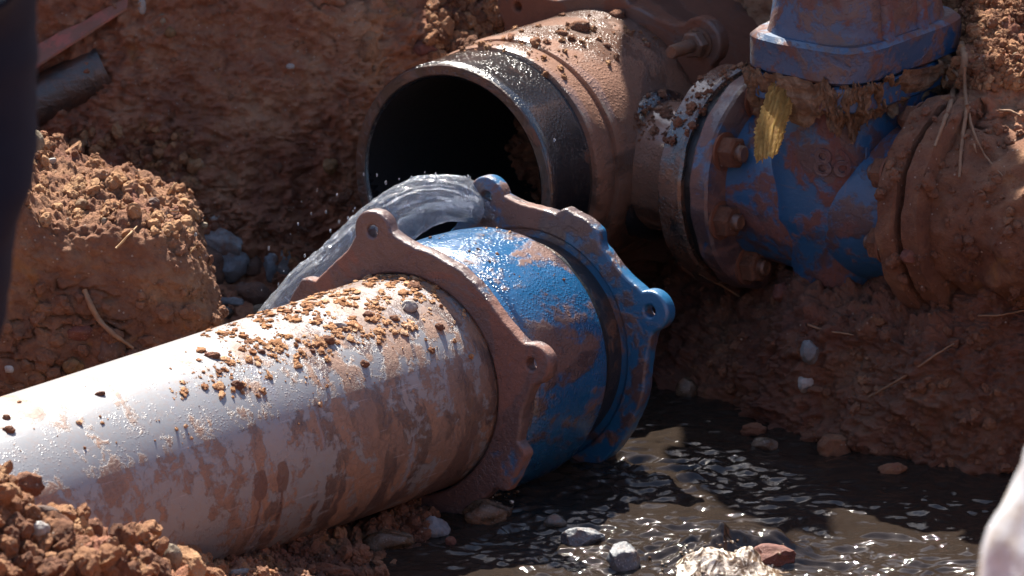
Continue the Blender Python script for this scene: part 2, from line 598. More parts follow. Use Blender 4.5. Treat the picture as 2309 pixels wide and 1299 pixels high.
M_rim = paint_mat('clay_smeared_blue_rim', (.008, .05, .12), (.012, .08, .19), mud=.74, wet=.5, mudtone=(.14, .066, .04), droplets=.3, rough=.42, coat=.4, coatr=.25, grain=.6)
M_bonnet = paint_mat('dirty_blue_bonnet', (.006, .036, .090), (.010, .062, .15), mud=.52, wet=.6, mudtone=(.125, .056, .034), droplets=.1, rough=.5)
M_neck = paint_mat('grimy_dark_neck', (.012, .014, .017), (.022, .024, .028), mud=.40, wet=.7, mudtone=(.11, .055, .035), droplets=.4, rough=.4)
M_black = paint_mat('black_pipe_coating', (.008, .009, .011), (.014, .015, .019), mud=.16, wet=.6, mudtone=(.12, .05, .03), droplets=1.0, rough=.22, coat=1.0, coatr=.14, grain=.5)
M_brown = paint_mat('clay_coated_iron', (.04, .03, .03), (.07, .04, .035), mud=.92, wet=.45, mudtone=(.14, .056, .032), droplets=.15, rough=.5)
M_rust = paint_mat('rusty_iron', (.10, .045, .028), (.15, .065, .035), mud=.6, wet=.5, mudtone=(.17, .08, .045), droplets=.1, rough=.5)


def simple(name, col, rough=.6, bump=0, sc=60, **kw):
    m = Mat(name)
    if bump:
        kw['nrm'] = m.bump(m.noise(m.coord('Object'), sc, 6, .65), bump, .01)
    return m.set(col=col, rough=rough, **kw)


M_inside = simple('dark_pipe_bore', (.010, .010, .011), .7, .3)
M_gasket = simple('black_rubber', (.012, .012, .013), .35, .3)
M_lip = paint_mat('scuffed_black_lip', (.02, .016, .015), (.035, .026, .022), mud=.5, wet=.7, mudtone=(.12, .06, .04), droplets=.2, rough=.4)

m = Mat('root_bark')
M_root = m.set(col=m.mix(m.noise(m.coord('World'), 60, 4), (.12, .055, .03), (.30, .18, .10)), rough=.8, nrm=m.bump(m.noise(m.coord('World'), 200, 4), .6, .003))
m = Mat('straw')
M_straw = m.set(col=m.mix(m.noise(m.coord('World'), 60, 4), (.34, .20, .09), (.5, .33, .17)), rough=.7)

m = Mat('splintered_wood')
c = m.coord('Object', (9, 9, 1))
col = m.ramp(m.noise(c, 26, 6, .6, .5), [(.3, (.16, .065, .02)), (.45, (.50, .27, .08)), (.62, (.78, .55, .22))])
M_wood = m.set(col=col, rough=.7, nrm=m.bump(m.noise(c, 40, 5, .6), .7, .004))
tr = m.n('BsdfTranslucent'); m.L.new(m.mix(.72, col, (1.0, .88, .55)), tr.inputs[0])
mx = m.n('MixShader'); mx.inputs[0].default_value = .82
m.L.new(m.b.outputs[0], mx.inputs[1]); m.L.new(tr.outputs[0], mx.inputs[2]); m.L.new(mx.outputs[0], m.out.inputs[0])

m = Mat('matted_fibre')
c = m.coord('Object')
M_fibre = m.set(col=m.ramp(m.noise(c, 38, 7, .7, 1), [(.3, (.10, .05, .028)), (.5, (.21, .115, .06)), (.7, (.36, .24, .15))]), rough=.85,
                nrm=m.bump(m.noise(c, 120, 6, .75, 1), 1, .008))

m = Mat('muddy_water')
c = m.coord('World')
h = m.math('ADD', m.noise(m.coord('World', (1, 1.5, 1)), 70, 4, .6, .6), m.math('MULTIPLY', m.noise(c, 200, 3, .6), .3))
M_water = m.set(col=m.mix(m.noise(c, 5, 4), (.017, .0125, .0105), (.028, .021, .016)), rough=.03, nrm=m.bump(h, .13, .006), spec=.8, ior=1.33)

m = Mat('clear_water')
c = m.coord('Object')
foam = m.step(m.noise(m.coord('Object', (1, 1, .25)), 70, 6, .7, .8), .52, .72)
h = m.math('ADD', m.noise(m.coord('Object', (1, 1, .35)), 60, 5, .6, .8), m.math('MULTIPLY', m.noise(c, 170, 3), .4))
nb = m.bump(h, .7, .008)
m.set(col=(.86, .90, .95), rough=.05, trans=1.0, ior=1.33, nrm=nb)
df = m.n('BsdfPrincipled'); df.inputs['Base Color'].default_value = (.55, .58, .64, 1); df.inputs['Roughness'].default_value = .07; m.L.new(nb, df.inputs['Normal'])
mx = m.n('MixShader'); m.put(mx.inputs[0], m.math('MULTIPLY_ADD', foam, .5, .14)); m.L.new(m.b.outputs[0], mx.inputs[1]); m.L.new(df.outputs[0], mx.inputs[2])
m.L.new(mx.outputs[0], m.out.inputs[0])
M_jet = m.m

m = Mat('foaming_water')
c = m.coord('World')
fm = m.step(m.noise(m.coord('World', (1, .6, .3)), 48, 6, .65, 1.2), .44, .66)
m.set(col=m.mix(fm, (.10, .062, .035), (.85, .76, .64)), rough=.06, ior=1.33, spec=.9, nrm=m.bump(m.noise(c, 130, 4, .65), .6, .006))
M_foam = m.m
m = Mat('navy_work_trousers')
c = m.coord('Object')
M_navy = m.set(col=m.mix(m.noise(c, 14, 4), (.004, .005, .012), (.008, .010, .022)), rough=.85, nrm=m.bump(m.noise(c, 500, 2), .3, .002), spec=.15)
M_boot = simple('muddy_rubber_boot', (.03, .025, .022), .5, .4)
M_skin = simple('skin', (.42, .24, .16), .5, .1)
M_shirt = simple('dark_work_shirt', (.03, .035, .05), .85, .4)
M_hair = simple('black_hair', (.012, .010, .009), .6, .5)
m = Mat('white_woven_cloth')
c = m.coord('Object')
M_white = m.set(col=m.mix(m.step(m.noise(c, 14, 5, .6), .48, .66), (.46, .47, .49), (.33, .27, .21)), rough=.8, nrm=m.bump(m.noise(c, 30, 5), .4, .01))
m = Mat('red_plastic')
c = m.coord('World')
M_red = m.set(col=m.mix(m.step(m.noise(c, 26, 7, .7), .38, .55), (.34, .095, .068), (.19, .085, .055)), rough=.5, nrm=m.bump(m.noise(c, 90, 4), .3, .004))

# ------------------------------------------------------------------ ground: one sheet from the near rim, through the pit, up the far wall and out to the far rim
XS = [-2.4, -1.5, -.75, -.5, -.25, 0.0, .2, .32, .44, .61, .68, .80, 1.1, 1.6, 2.4]
# knots: 0 near ground, 1 near rim, 2 bank, 3 bank foot, 4 ridge, 5 front floor, 6 toe, 7 shoulder, 8 shelf, 9 bank top, 10 wall, 11 rim, 12 far ground
base = [(-6.5, .95), (-4.3, .93), (-2.9, .33), (-1.6, -.13), (-.95, -.25), (-.5, -.34), (.45, -.33), (.74, -.25), (.80, -.02), (.855, .16), (.93, .5), (1.06, 1.0), (3.2, .95)]


def prof(**kw):
    p = [list(q) for q in base]
    for k, v in kw.items(): p[int(k[1:])] = list(v)
    return p


side = prof(k1=(-4.3, .95), k2=(-2.9, .95), k3=(-1.6, .95), k4=(-.95, .95), k5=(-.5, .95), k6=(.3, .95), k7=(.6, .95), k8=(.8, .95), k9=(.9, .95), k10=(1.05, .95), k11=(1.3, .97))
PROF = [
    side,
    prof(k3=(-1.6, .15), k4=(-.95, .22), k5=(-.45, .0), k6=(.2, .05), k7=(.6, .0), k8=(.8, .1), k9=(.9, .25)),
    prof(k3=(-1.6, -.10), k4=(-.98, .09), k5=(-.60, -.24), k6=(-.05, -.20), k7=(.72, -.22)),
    prof(k3=(-1.6, -.12), k4=(-.97, -.055), k5=(-.55, -.28), k6=(.05, -.24), k7=(.74, -.235)),
    prof(k4=(-.95, -.22), k5=(-.40, -.295), k6=(.30, -.29), k7=(.76, -.24)),
    prof(k5=(-.3, -.345), k6=(.42, -.34), k7=(.78, -.24), k8=(.88, .0), k9=(.97, .17)),
    prof(k5=(-.3, -.37), k6=(.42, -.36), k7=(.72, -.22), k8=(.95, .0), k9=(1.05, .17), k10=(1.12, .46), k11=(1.32, .86)),
    prof(k5=(-.3, -.37), k6=(.36, -.36), k7=(.46, -.22), k8=(.85, -.08), k9=(1.0, .16), k10=(1.08, .5), k11=(1.30, .95)),
    prof(k5=(-.3, -.37), k6=(.20, -.36), k7=(.27, -.13), k8=(.66, -.08), k9=(.92, .2), k10=(1.02, .6), k11=(1.30, 1.15)),
    prof(k5=(-.3, -.37), k6=(.075, -.36), k7=(.15, -.13), k8=(.30, -.08), k9=(.56, .16), k10=(.85, .55), k11=(1.25, 1.3)),
    prof(k5=(-.3, -.37), k6=(.05, -.36), k7=(.13, -.13), k8=(.20, -.01), k9=(.29, .21),k10=(.78, .45), k11=(1.22, 1.35)),
    prof(k5=(-.3, -.37), k6=(.03, -.36), k7=(.11, -.15), k8=(.18, -.02), k9=(.27, .21), k10=(.78, .45), k11=(1.22, 1.35)),
    prof(k4=(-.95, -.15), k5=(-.3, -.33), k6=(-.02, -.33), k7=(.10, -.12), k8=(.24, .0), k9=(.40, .25), k10=(.75, .5), k11=(1.2, 1.3)),
    prof(k2=(-2.9, .6), k3=(-1.6, .4), k4=(-.95, .35), k5=(-.3, .2), k6=(-.1, .25), k7=(.10, .3), k8=(.24, .35), k9=(.40, .5), k10=(.8, .8), k11=(1.2, 1.15)),
    side,
]
RIM = [(-1.3, .93, .5, 1.06, 1.0), (-.30, .93, .5, 1.06, 1.0), (-.22, 1.05, .26, 1.5, .6), (-.09, 1.08, .26, 1.5, .6), (.09, 1.10, .36, 1.25, .56), (.140, 1.10, .46, 1.17, .66), (.152, 1.10, .55, 1.15, 1.36), (.17, 1.10, .55, 1.15, 1.46), (.195, 1.10, .6, 1.15, 1.7),
       (.285, 1.10, .6, 1.15, 1.7), (.302, 1.06, .45, 1.15, .75), (.54, 1.00, .45, 1.15, .75), (.56, 1.0, .6, 1.13, 1.6), (.63, 1.0, .6, 1.13, 1.6), (.65, .85, .42, 1.2, .70), (.80, .78, .40, 1.2, .70), (1.3, .8, .6, 1.2, .95)]  # notch and heaps out of view, added to shape the sun patches
ROWS = [5, 14, 40, 110, 150, 165, 115, 125, 115, 110, 60, 24]


def terrain():
    xs = np.concatenate([np.linspace(-2.4, -.95, 26)[:-1], np.linspace(-.95, .95, 570), np.linspace(.95, 2.4, 26)[1:]])
    ts = np.concatenate([np.arange(n) / n + k for k, n in enumerate(ROWS)] + [[12.0]])
    PR = np.array(PROF)                         # station, knot, yz
    # smooth in x between stations
    xi = np.interp(xs, XS, np.arange(len(XS)))
    i0 = np.clip(np.floor(xi).astype(int), 0, len(XS) - 2)
    fx = xi - i0
    fx = fx * .5 + .5 * (fx * fx * (3 - 2 * fx))
    K = PR[i0] * (1 - fx)[:, None, None] + PR[i0 + 1] * fx[:, None, None]    # x, knot, yz
    for c_, k_ in ((0, 10), (1, 10), (2, 11), (3, 11)):          # the upper wall; unseen rim heaps added to shape sun and shade
        m_ = np.abs(xs) < 1.3
        K[m_, k_, c_ % 2] = np.interp(xs[m_], [r_[0] for r_ in RIM], [r_[1 + c_] for r_ in RIM])
    j0 = np.clip(np.floor(ts).astype(int), 0, 11)
    ft = ts - j0
    Y = K[:, j0, 0] * (1 - ft) + K[:, j0 + 1, 0] * ft
    Z = K[:, j0, 1] * (1 - ft) + K[:, j0 + 1, 1] * ft
    ker = np.exp(-np.linspace(-2, 2, 61) ** 2); ker /= ker.sum()

    def sm(A):
        B = np.pad(A, ((0, 0), (30, 30)), mode='edge')
        # keep the ends in place
        B[:, :30] = 2 * A[:, :1] - A[:, 30:0:-1]; B[:, -30:] = 2 * A[:, -1:] - A[:, -2:-32:-1]
        return np.apply_along_axis(lambda r: np.convolve(r, ker, 'valid'), 1, B)
    Ys, Zs = sm(Y), sm(Z)
    lo, hi = 60, len(ts) - 40
    Y[:, lo:hi] = Ys[:, lo:hi]; Z[:, lo:hi] = Zs[:, lo:hi]
    nx, nt = len(xs), len(ts)
    X = np.repeat(xs[:, None], nt, 1)
    p = np.stack([X, Y, Z], -1)
    p[..., 0] -= .17 * smooth(1.02, 1.14, p[..., 2]) * smooth(.95, 1.05, p[..., 1]) * (np.abs(p[..., 0]) < 1.2)  # overhang added out of view so the heap shades the water
    du = np.gradient(p, axis=0); dv = np.gradient(p, axis=1)
    n = np.cross(du, dv); n /= np.linalg.norm(n, axis=2)[..., None] + 1e-12
    v = p.reshape(-1, 3).copy(); n = n.reshape(-1, 3)
    vis = (np.abs(v[:, 0]) < 1.0) & (v[:, 1] > -1.9) & (v[:, 1] < 1.6)
    amp = np.ones(len(v))
    d = fbm(v * 2.1, 3, 1) * .045 + fbm(v * 7.5, 3, 2) * .022
    q = v[vis]
    warp = np.c_[fbm(q * 9, 2, 31), fbm(q * 9, 2, 32), fbm(q * 9, 2, 33)] * .03
    F, r = worley((q + warp) * 16, 5)
    big = np.sqrt(np.clip(1 - (F / .62) ** 2, 0, 1)) * np.clip(r * 1.6 - .75, 0, 1) * .018
    F2, r2 = worley((q + warp) * 44, 6)
    sml = np.sqrt(np.clip(1 - (F2 / .66) ** 2, 0, 1)) * np.clip(r2 * 1.5 - .5, 0, 1) * .0045
    rg = 1 - np.abs(fbm(q * np.array([9, 9, 14]), 4, 41)) * 2
    crk = -np.clip(rg - .90, 0, 1) * .09 * smooth(.0, .35, fbm(q * 4, 2, 77))
    bil = np.abs(fbm(q * 19 + warp * 20, 4, 81, .6)) * .020 + np.abs(fbm(q * 52, 3, 82, .6)) * .0075
    scr_ = fbm(q * np.array([34, 34, 5]) + warp * 12, 4, 91, .6) * .010 * smooth(.5, .2, np.abs(n[vis][:, 2])) * smooth(-.15, .25, fbm(q * 3.3, 2, 92))
    crk = crk + scr_ + bil * (.55 + .6 * smooth(-.2, .3, fbm(q * 3, 2, 83)))
    fine = fbm(q * 34, 5, 51, .6) * .010
    # on floors and mounds clods stand out more than on the cut wall
    flat = smooth(.25, .8, n[vis][:, 2])
    near = smooth(-.45, -.8, q[:, 1])
    d[vis] += big * (.65 + .6 * flat + .6 * near) + sml * (.7 + .5 * flat + .5 * near) + crk + fine * (1 + .5 * near)
    under = smooth(-.30, -.36, v[:, 2])
    d *= (1 - .55 * under) * amp
    v += n * d[:, None]
    wet = smooth(-.12, -.29, v[:, 2]) * smooth(-.45, -.15, v[:, 0]) + .60 * smooth(.05, .25, v[:, 0]) * smooth(.16, .02, v[:, 2])  # wet near the water; second term darkens the right bank well above it
    me = mesh('trench_ground', v, grid_faces(nx, nt), M_soil, True, {'wet': wet})
    o = tag(obj('trench_ground', me), kind='structure')
    # land beyond the pit, out to the horizon
    x0, x1, y0, y1 = -2.38, 2.38, -6.45, 3.15
    R = 600.0
    gx = np.array([-R, -40, -8, x0, x1, 8, 40, R]); gy = np.array([-R, -40, -12, y0, y1, 8, 40, R])
    gv = np.array([[a, b, .94] for a in gx for b in gy])
    gf = [f for f in grid_faces(8, 8)]
    gf = np.array([f for f in gf if not (x0 - .01 < gv[f][:, 0].mean() < x1 + .01 and y0 - .01 < gv[f][:, 1].mean() < y1 + .01)])
    tag(obj('ground', mesh('ground', gv, gf, M_soil, False, {'wet': np.zeros(len(gv))})), kind='structure')
    return o


terrain()

# ------------------------------------------------------------------ water in the pit
WATER_Z = -.300


def water():
    xs = np.linspace(-.45, 1.0, 560); ys = np.linspace(-.75, .62, 520)
    X, Y = np.meshgrid(xs, ys, indexing='ij')
    q = np.c_[X.ravel(), Y.ravel(), np.zeros(X.size)]
    wp = q + np.c_[fbm(q * 5, 2, 3), fbm(q * 5, 2, 4), np.zeros(len(q))] * .04
    # turbulence where the water pours off the coupling and over the stones in front
    tb = .8 + 1.2 * np.exp(-((q[:, 0] - .20) ** 2 / .02 + (q[:, 1] - .10) ** 2 / .01)) + 1.1 * np.exp(-((q[:, 0] - .30) ** 2 / .06 + (q[:, 1] + .27) ** 2 / .012)) \
        + .5 * np.exp(-((q[:, 0] - .05) ** 2 / .02 + (q[:, 1] + .1) ** 2 / .02))
    h = fbm(wp * np.array([8, 13, 1]), 2, 7) * .008 - np.abs(fbm(wp * np.array([14, 27, 1]), 2, 8)) * .008 + fbm(wp * np.array([32, 60, 1]), 2, 9) * .0034 + .002
    h = h * tb
    h += .030 * np.exp(-((q[:, 0] - .275) ** 2 / .0025 + (q[:, 1] + .285) ** 2 / .0012)) * (1 + fbm(q * 40, 3, 12) * .7)
    h += .030 * np.exp(-((q[:, 0] - .355) ** 2 / .002 + (q[:, 1] + .27) ** 2 / .0015))
    q[:, 2] = WATER_Z + h
    tag(obj('water', mesh('water', q, grid_faces(len(xs), len(ys)), M_water)), kind='structure')


water()

# ------------------------------------------------------------------ coupling with lugged rings
d_c = Vector(RT * .955 + UP * .297)
A_c = (d_c * .57 + Vector(FW) * .822).normalized()
C_f = P(919, 865, 0.0)
Mc = frame(C_f, -A_c, UP)


def lug_ring(name, mat, z0, th, lugs, tabs, rin=.1625, rout=.1955, bev=.004, hole=.0125, tip=.026, seat=.221):
    cu = bpy.data.curves.new(name, 'CURVE'); cu.dimensions = '2D'; cu.fill_mode = 'BOTH'
    cu.extrude = th / 2 - bev; cu.bevel_depth = bev; cu.bevel_resolution = 2

    def spl(pts):
        s = cu.splines.new('POLY'); s.points.add(len(pts) - 1)
        for k, (x, y) in enumerate(pts): s.points[k].co = (x, y, 0, 1)
        s.use_cyclic_u = True
    out = []
    N = 720
    wv = fbm(np.c_[np.cos(np.arange(N) * math.tau / N) * 6, np.sin(np.arange(N) * math.tau / N) * 6, np.full(N, seat * 50)], 3, 5)
    for k in range(N):
        a = k * 360. / N
        R = rout
        for L in lugs:
            D = abs((a - L + 180) % 360 - 180)
            lim = math.degrees(math.asin(tip / seat))
            if D < lim * .98:
                s_ = seat * math.sin(math.radians(D))
                R = max(R, seat * math.cos(math.radians(D)) + math.sqrt(max(tip * tip - s_ * s_, 0)))
            elif D < lim + 17:
                t = (D - lim) / 17
                R = max(R, rout + (seat * .985 - rout) * (1 - t) ** 2.4)
        for L, hw, Rt in tabs:
            D = abs((a - L + 180) % 360 - 180)
            R = max(R, rout + (Rt - rout) * float(1 - smooth(hw - 1.5, hw + 3, D)))
        R += wv[k] * .0022
        out.append((R * math.cos(math.radians(a)) - 0, R * math.sin(math.radians(a))))
    spl(out)
    spl([(rin * math.cos(t * math.tau / 240), rin * math.sin(t * math.tau / 240)) for t in range(240)])
    for L in lugs:
        cx, cy = seat * math.cos(math.radians(L)), seat * math.sin(math.radians(L))
        spl([(cx + hole * math.cos(t * math.tau / 32), cy + hole * math.sin(t * math.tau / 32)) for t in range(32)])
    tmp = bpy.data.objects.new('tmp', cu); COL.objects.link(tmp)
    bpy.context.view_layer.update()
    me = bpy.data.meshes.new_from_object(tmp.evaluated_get(bpy.context.evaluated_depsgraph_get()))
    bpy.data.objects.remove(tmp); bpy.data.curves.remove(cu)
    me.name = name
    me.transform(Matrix.Translation((0, 0, z0)))
    me.materials.clear(); me.materials.append(mat)
    shade_auto(me, 40)
    return me


cp = thing('pipe_coupling', 'bright blue pipe coupling with lugged end rings on the grey pipe, splashed with clay', 'coupling', Mc)
obj('front_ring', lug_ring('front_ring', M_ring_mud, 0, .024, (8, 97, 188, 277), ((-35, 9, .214), (143, 8, .213))), cp)['label'] = 'lugged front ring coated in brown clay'
obj('front_gasket', lathe('front_gasket', [(-.013, .163), (-.013, .186), (-.026, .186), (-.026, .163)], M_gasket, closed=True), cp)
obj('barrel', lathe('barrel', [(-.022, .165), (-.026, .1875), (-.036, .189), (-.040, .1865), (-.044, .178), (-.050, .1775), (-.056, .1835), (-.075, .1870), (-.10, .1885), (-.15, .1890),
                               (-.205, .1875), (-.224, .1858), (-.236, .1825), (-.243, .1770), (-.246, .1640), (-.246, .152), (-.022, .152)], M_blue, 200, True, .0012, 9, sub=.006), cp)
obj('neck', lathe('neck', [(-.242, .153), (-.242, .1605), (-.335, .1595), (-.335, .153)], M_neck, 160, True, .0008), cp)
obj('neck_band', lathe('neck_band', [(-.2465, .1600), (-.250, .1690), (-.264, .1690), (-.269, .1600)], M_gasket, 128), cp)
obj('rear_ring', lug_ring('rear_ring', M_blue_muddy, -.320, .024, (13, 102, 193, 282), ((58, 9, .214), (238, 8, .213)), rin=.174, rout=.199), cp)['label'] = 'lugged rear ring, blue paint showing through clay'
obj('rear_ring_collar', lathe('rear_ring_collar', [(-.312, .158), (-.313, .1745), (-.326, .1745), (-.326, .158)], M_blue_muddy, 128, True), cp)

# ------------------------------------------------------------------ grey pipe
d_g = Vector(RT * .949 + UP * .315)
A_g = (d_g * .70 + Vector(FW) * .714).normalized()
C_g = P(905, 868, -.005)
Mg = frame(C_g, -A_g, UP)
gp = thing('grey_pipe', 'long pale grey plastic water pipe lying in the trench, caked with clay near the coupling', 'pipe', Mg)
obj('pipe_wall', lathe('pipe_wall', [(-.2, .150), (-.2, .1575), (0, .1575), (1.6, .1575), (1.6, .149), (-.2, .149)], M_grey, 220, True, .0006, 5, sub=.02), gp)

# ------------------------------------------------------------------ black open pipe end and tee
d_t = Vector(RT * .94 + UP * .34)
A_t = (d_t * .60 + Vector(FW) * .80).normalized()
C_t = P(1021, 408, .45)
Mt = frame(C_t, -A_t, UP)
tee = thing('pipe_tee', 'big muddy pipe tee with a black open end, wet clay on its crown', 'pipe tee', Mt)
obj('open_end', lathe('open_end', [(-.004, .1545), (0, .158), (0, .1745), (-.004, .177), (-.030, .1775), (-.098, .1775), (-.104, .172), (-.118, .172), (-.118, .155), (-.004, .1545)], M_black, 200, True, .0008, 9, sub=.008), tee)['label'] = 'shiny black open pipe end'
obj('end_lip', lathe('end_lip', [(.0005, .1580), (.0022, .1595), (.0022, .1730), (.0005, .1745)], M_lip, 160, False, .0005), tee)
obj('bore', lathe('bore', [(-.003, .1543), (-.62, .1543), (-.62, .001)], M_inside, 96), tee)
obj('shoulder', lathe('shoulder', [(-.112, .168), (-.114, .1790), (-.120, .1815), (-.150, .1815), (-.157, .1795), (-.160, .175), (-.170, .175), (-.170, .168)], M_tee, 200, True, .001), tee)
obj('body', lathe('body', [(-.166, .165), (-.168, .182), (-.176, .1850), (-.25, .1865), (-.40, .186), (-.46, .184), (-.60, .184), (-.60, .165)], M_tee, 200, True, .003, 10), tee)
# branch towards the valve
F1 = P(1690, 400, .50)
F2 = P(2165, 466, .275)
A_b = (F2 - F1).normalized()
Mb = frame(F1, -A_b, UP)
Mb_t = Mt.inverted() @ Mb
LB = (F2 - F1).length
obj('branch', lathe('branch', [(.19, .098), (.05, .098), (.035, .105), (.0, .110), (0, .08), (.19, .08)], M_tee, 128, True, .003, 11), tee, Mb_t)
obj('branch_collar', lathe('branch_collar', [(.225, .095), (.224, .110), (.215, .114), (.165, .113), (.155, .106), (.15, .095)], M_black, 128, True, .002, 14), tee, Mb_t)
obj('branch_flange', lathe('branch_flange', [(.052, .095), (.052, .158), (.047, .163), (.012, .163), (.008, .160), (.008, .095)], M_wetiron, 160, True, .004, 18), tee, Mb_t)

# second coupling behind the tee: ring with a bolted lug
M2 = Mt @ Matrix.Translation((0, 0, -.41))
c2 = thing('rear_coupling', 'clay brown pipe coupling behind the tee with a rusty bolt through its lug', 'coupling', M2)
lug_a = 34.0
obj('end_ring', lug_ring('end_ring', M_brown, 0, .026, (lug_a, lug_a + 90, lug_a + 180, lug_a + 270), ((lug_a + 45, 8, .213),), rin=.184, rout=.203, seat=.233, tip=.035, hole=.011), c2)
obj('sleeve', lathe('sleeve', [(-.013, .19), (-.03, .197), (-.25, .197), (-.25, .185)], M_brown, 128, False, .002), c2)


def hexagon(name, r, h, mat, ch=.15, z0=0):
    v, f = [], []
    for z, k in ((z0, 1 - ch), (z0 + h * .15, 1), (z0 + h * .85, 1), (z0 + h, 1 - ch)):
        for a in range(6): v.append((r * k * math.cos(a * math.pi / 3), r * k * math.sin(a * math.pi / 3), z))
    v = np.array(v)
    q = grid_faces(4, 6, False, True)
    me = mesh(name, v, [q, np.array([[18, 19, 20, 21, 22, 23]]), np.array([[5, 4, 3, 2, 1, 0]])], mat, False)
    return me


bx = Vector((.233 * math.cos(math.radians(lug_a)), .233 * math.sin(math.radians(lug_a)), 0))
bo = obj('bolt', lathe('bolt', [(.09, .0), (.09, .009), (.085, .0105), (-.05, .0105), (-.05, 0)], M_rust, 24, sub=.02), c2, Matrix.Translation(bx))
obj('nut', hexagon('nut', .021, .020, M_rust, z0=.016), bo)
obj('washer', lathe('washer', [(.0135, .011), (.0135, .024), (.0165, .024), (.0165, .011)], M_rust, 32), bo)

# ------------------------------------------------------------------ gate valve
Mv = frame((F1 + F2) / 2, -A_b, UP)
F2d = LB / 2
vz = thing('gate_valve', 'blue cast gate valve crusted with clay, bolted to the muddy tee', 'valve', Mv)
obj('tee_side_flange', lathe('tee_side_flange', [(F2d - .006, .08), (F2d - .006, .158), (F2d - .010, .162), (F2d - .034, .162), (F2d - .038, .158), (F2d - .042, .112), (F2d - .06, .10), (F2d - .06, .08)], M_rim, 160, True, .004, 20), vz)
obj('gasket', lathe('gasket', [(F2d - .006, .10), (F2d - .006, .152), (F2d + .008, .152), (F2d + .008, .10)], M_gasket, 96, True, .004, 20), vz)
obj('far_side_flange', lathe('far_side_flange', [(-F2d + .006, .08), (-F2d + .006, .158), (-F2d + .010, .162), (-F2d + .034, .162), (-F2d + .038, .158), (-F2d + .042, .112), (-F2d + .06, .10), (-F2d + .06, .08)], M_clod, 180, True, .008, 22, sub=.005), vz)['label'] = 'right flange buried under brown clay'
obj('port', lathe('port', [(F2d - .035, .118), (F2d - .06, .116), (.06, .126), (-.06, .126), (-F2d + .06, .118), (-F2d + .035, .118)], M_valve, 128, False, .0015), vz)
wup = Mv.inverted().to_3x3() @ Vector((0, 0, 1))    # world up in the valve's frame
Zu = wup.normalized(); Xp = Vector((0, 0, 1)); Xp = (Xp - Zu * Xp.dot(Zu)).normalized(); Yp = Zu.cross(Xp)
MV = Matrix((Yp, Xp, Zu)).transposed().to_4x4()      # local: x across the pipe, y along the pipe, z up


def column(name, secs, mat, n=160, ex=2.6, wob=.0015, cap=True, seed=4):
    """secs: (z, half x, half y); superellipse sections"""
    pr = [secs[0]]
    for a, b in zip(secs[:-1], secs[1:]):
        k = max(1, int(np.linalg.norm(np.subtract(b, a)) / .008))
        pr += [tuple(np.add(a, np.subtract(b, a) * t / k)) for t in range(1, k + 1)]
    pr = np.array(pr)
    th = np.arange(n) * math.tau / n
    c, s = np.cos(th), np.sin(th)
    cx = np.sign(c) * np.abs(c) ** (2 / ex); sx = np.sign(s) * np.abs(s) ** (2 / ex)
    v = np.stack([cx[:, None] * pr[None, :, 1], sx[:, None] * pr[None, :, 2], np.repeat(pr[None, :, 0], n, 0)], -1).reshape(-1, 3)
    nr = v / (np.linalg.norm(v * [1, 1, 0], axis=1)[:, None] + 1e-9) * [1, 1, 0]
    v = v + nr * (fbm(v * 14, 4, seed) * wob)[:, None]
    f = [grid_faces(n, len(pr), True, False)]
    if cap:
        f += [(np.arange(n) * len(pr))[None, ::-1], (np.arange(n) * len(pr) + len(pr) - 1)[None, :]]
    me = mesh(name, v, f, mat)
    shade_auto(me)
    return me


obj('body', column('body', [(-.135, .05, .05), (-.12, .09, .07), (-.02, .132, .094), (.10, .138, .098), (.15, .138, .098), (.168, .142, .100)], M_valve), vz, MV)
obj('body_flange', column('body_flange', [(.160, .10, .06), (.161, .146, .100), (.165, .150, .104), (.198, .150, .104), (.201, .147, .101), (.202, .10, .06)], M_valve, ex=5), vz, MV)
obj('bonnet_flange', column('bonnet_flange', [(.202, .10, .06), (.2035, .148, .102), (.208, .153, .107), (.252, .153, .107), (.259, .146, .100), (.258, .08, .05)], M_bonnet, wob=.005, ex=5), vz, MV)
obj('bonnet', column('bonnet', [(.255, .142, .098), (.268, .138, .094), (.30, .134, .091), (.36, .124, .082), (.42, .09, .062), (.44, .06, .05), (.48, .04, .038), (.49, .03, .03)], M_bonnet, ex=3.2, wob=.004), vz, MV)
obj('bonnet_rib', column('bonnet_rib', [(.25, .020, .104), (.30, .016, .097), (.40, .010, .08)], M_valve, ex=4), vz, MV @ Matrix.Translation((-.03, 0, 0)))
obj('bonnet_rib', column('bonnet_rib', [(.25, .018, .104), (.30, .014, .097), (.40, .010, .08)], M_valve, ex=4), vz, MV @ Matrix.Translation((.055, 0, 0)))
sp = obj('spindle', lathe('spindle', [(.485, .0), (.485, .016), (.60, .016), (.60, 0)], M_rust, 24), vz, MV)  # stem and cap above the frame, added to cast shadow
obj('spindle_cap', column('spindle_cap', [(.575, .024, .024), (.64, .019, .019), (.642, .01, .01)], M_rust, ex=8), sp)
# flange bolts: stubby nuts sticking out of the clay
for zf, sgn, ph0, nm in ((F2d - .038, -1, 18, 8), (-F2d + .038, 1, 18, 8)):
    for k in range(nm):
        a = math.radians(ph0 + 45 * k)
        Mx = Matrix.Translation((.132 * math.cos(a), .132 * math.sin(a), zf)) @ (Matrix.Rotation(math.pi, 4, 'X') if sgn < 0 else Matrix.Identity(4))
        b_ = obj('flange_bolt', lathe('flange_bolt', [(.038, 0), (.038, .010), (.035, .0125), (-.03, .0125), (-.03, 0)], M_rust, 20, wob=.0015, wobs=60, seed=k), vz, Mx)
        obj('nut', hexagon('nut', .0245, .026, M_clod, z0=.001), b_)
        obj('washer', lathe('washer', [(.0, .012), (.0, .029), (.004, .029), (.004, .012)], M_brown, 40, wob=.001), b_)
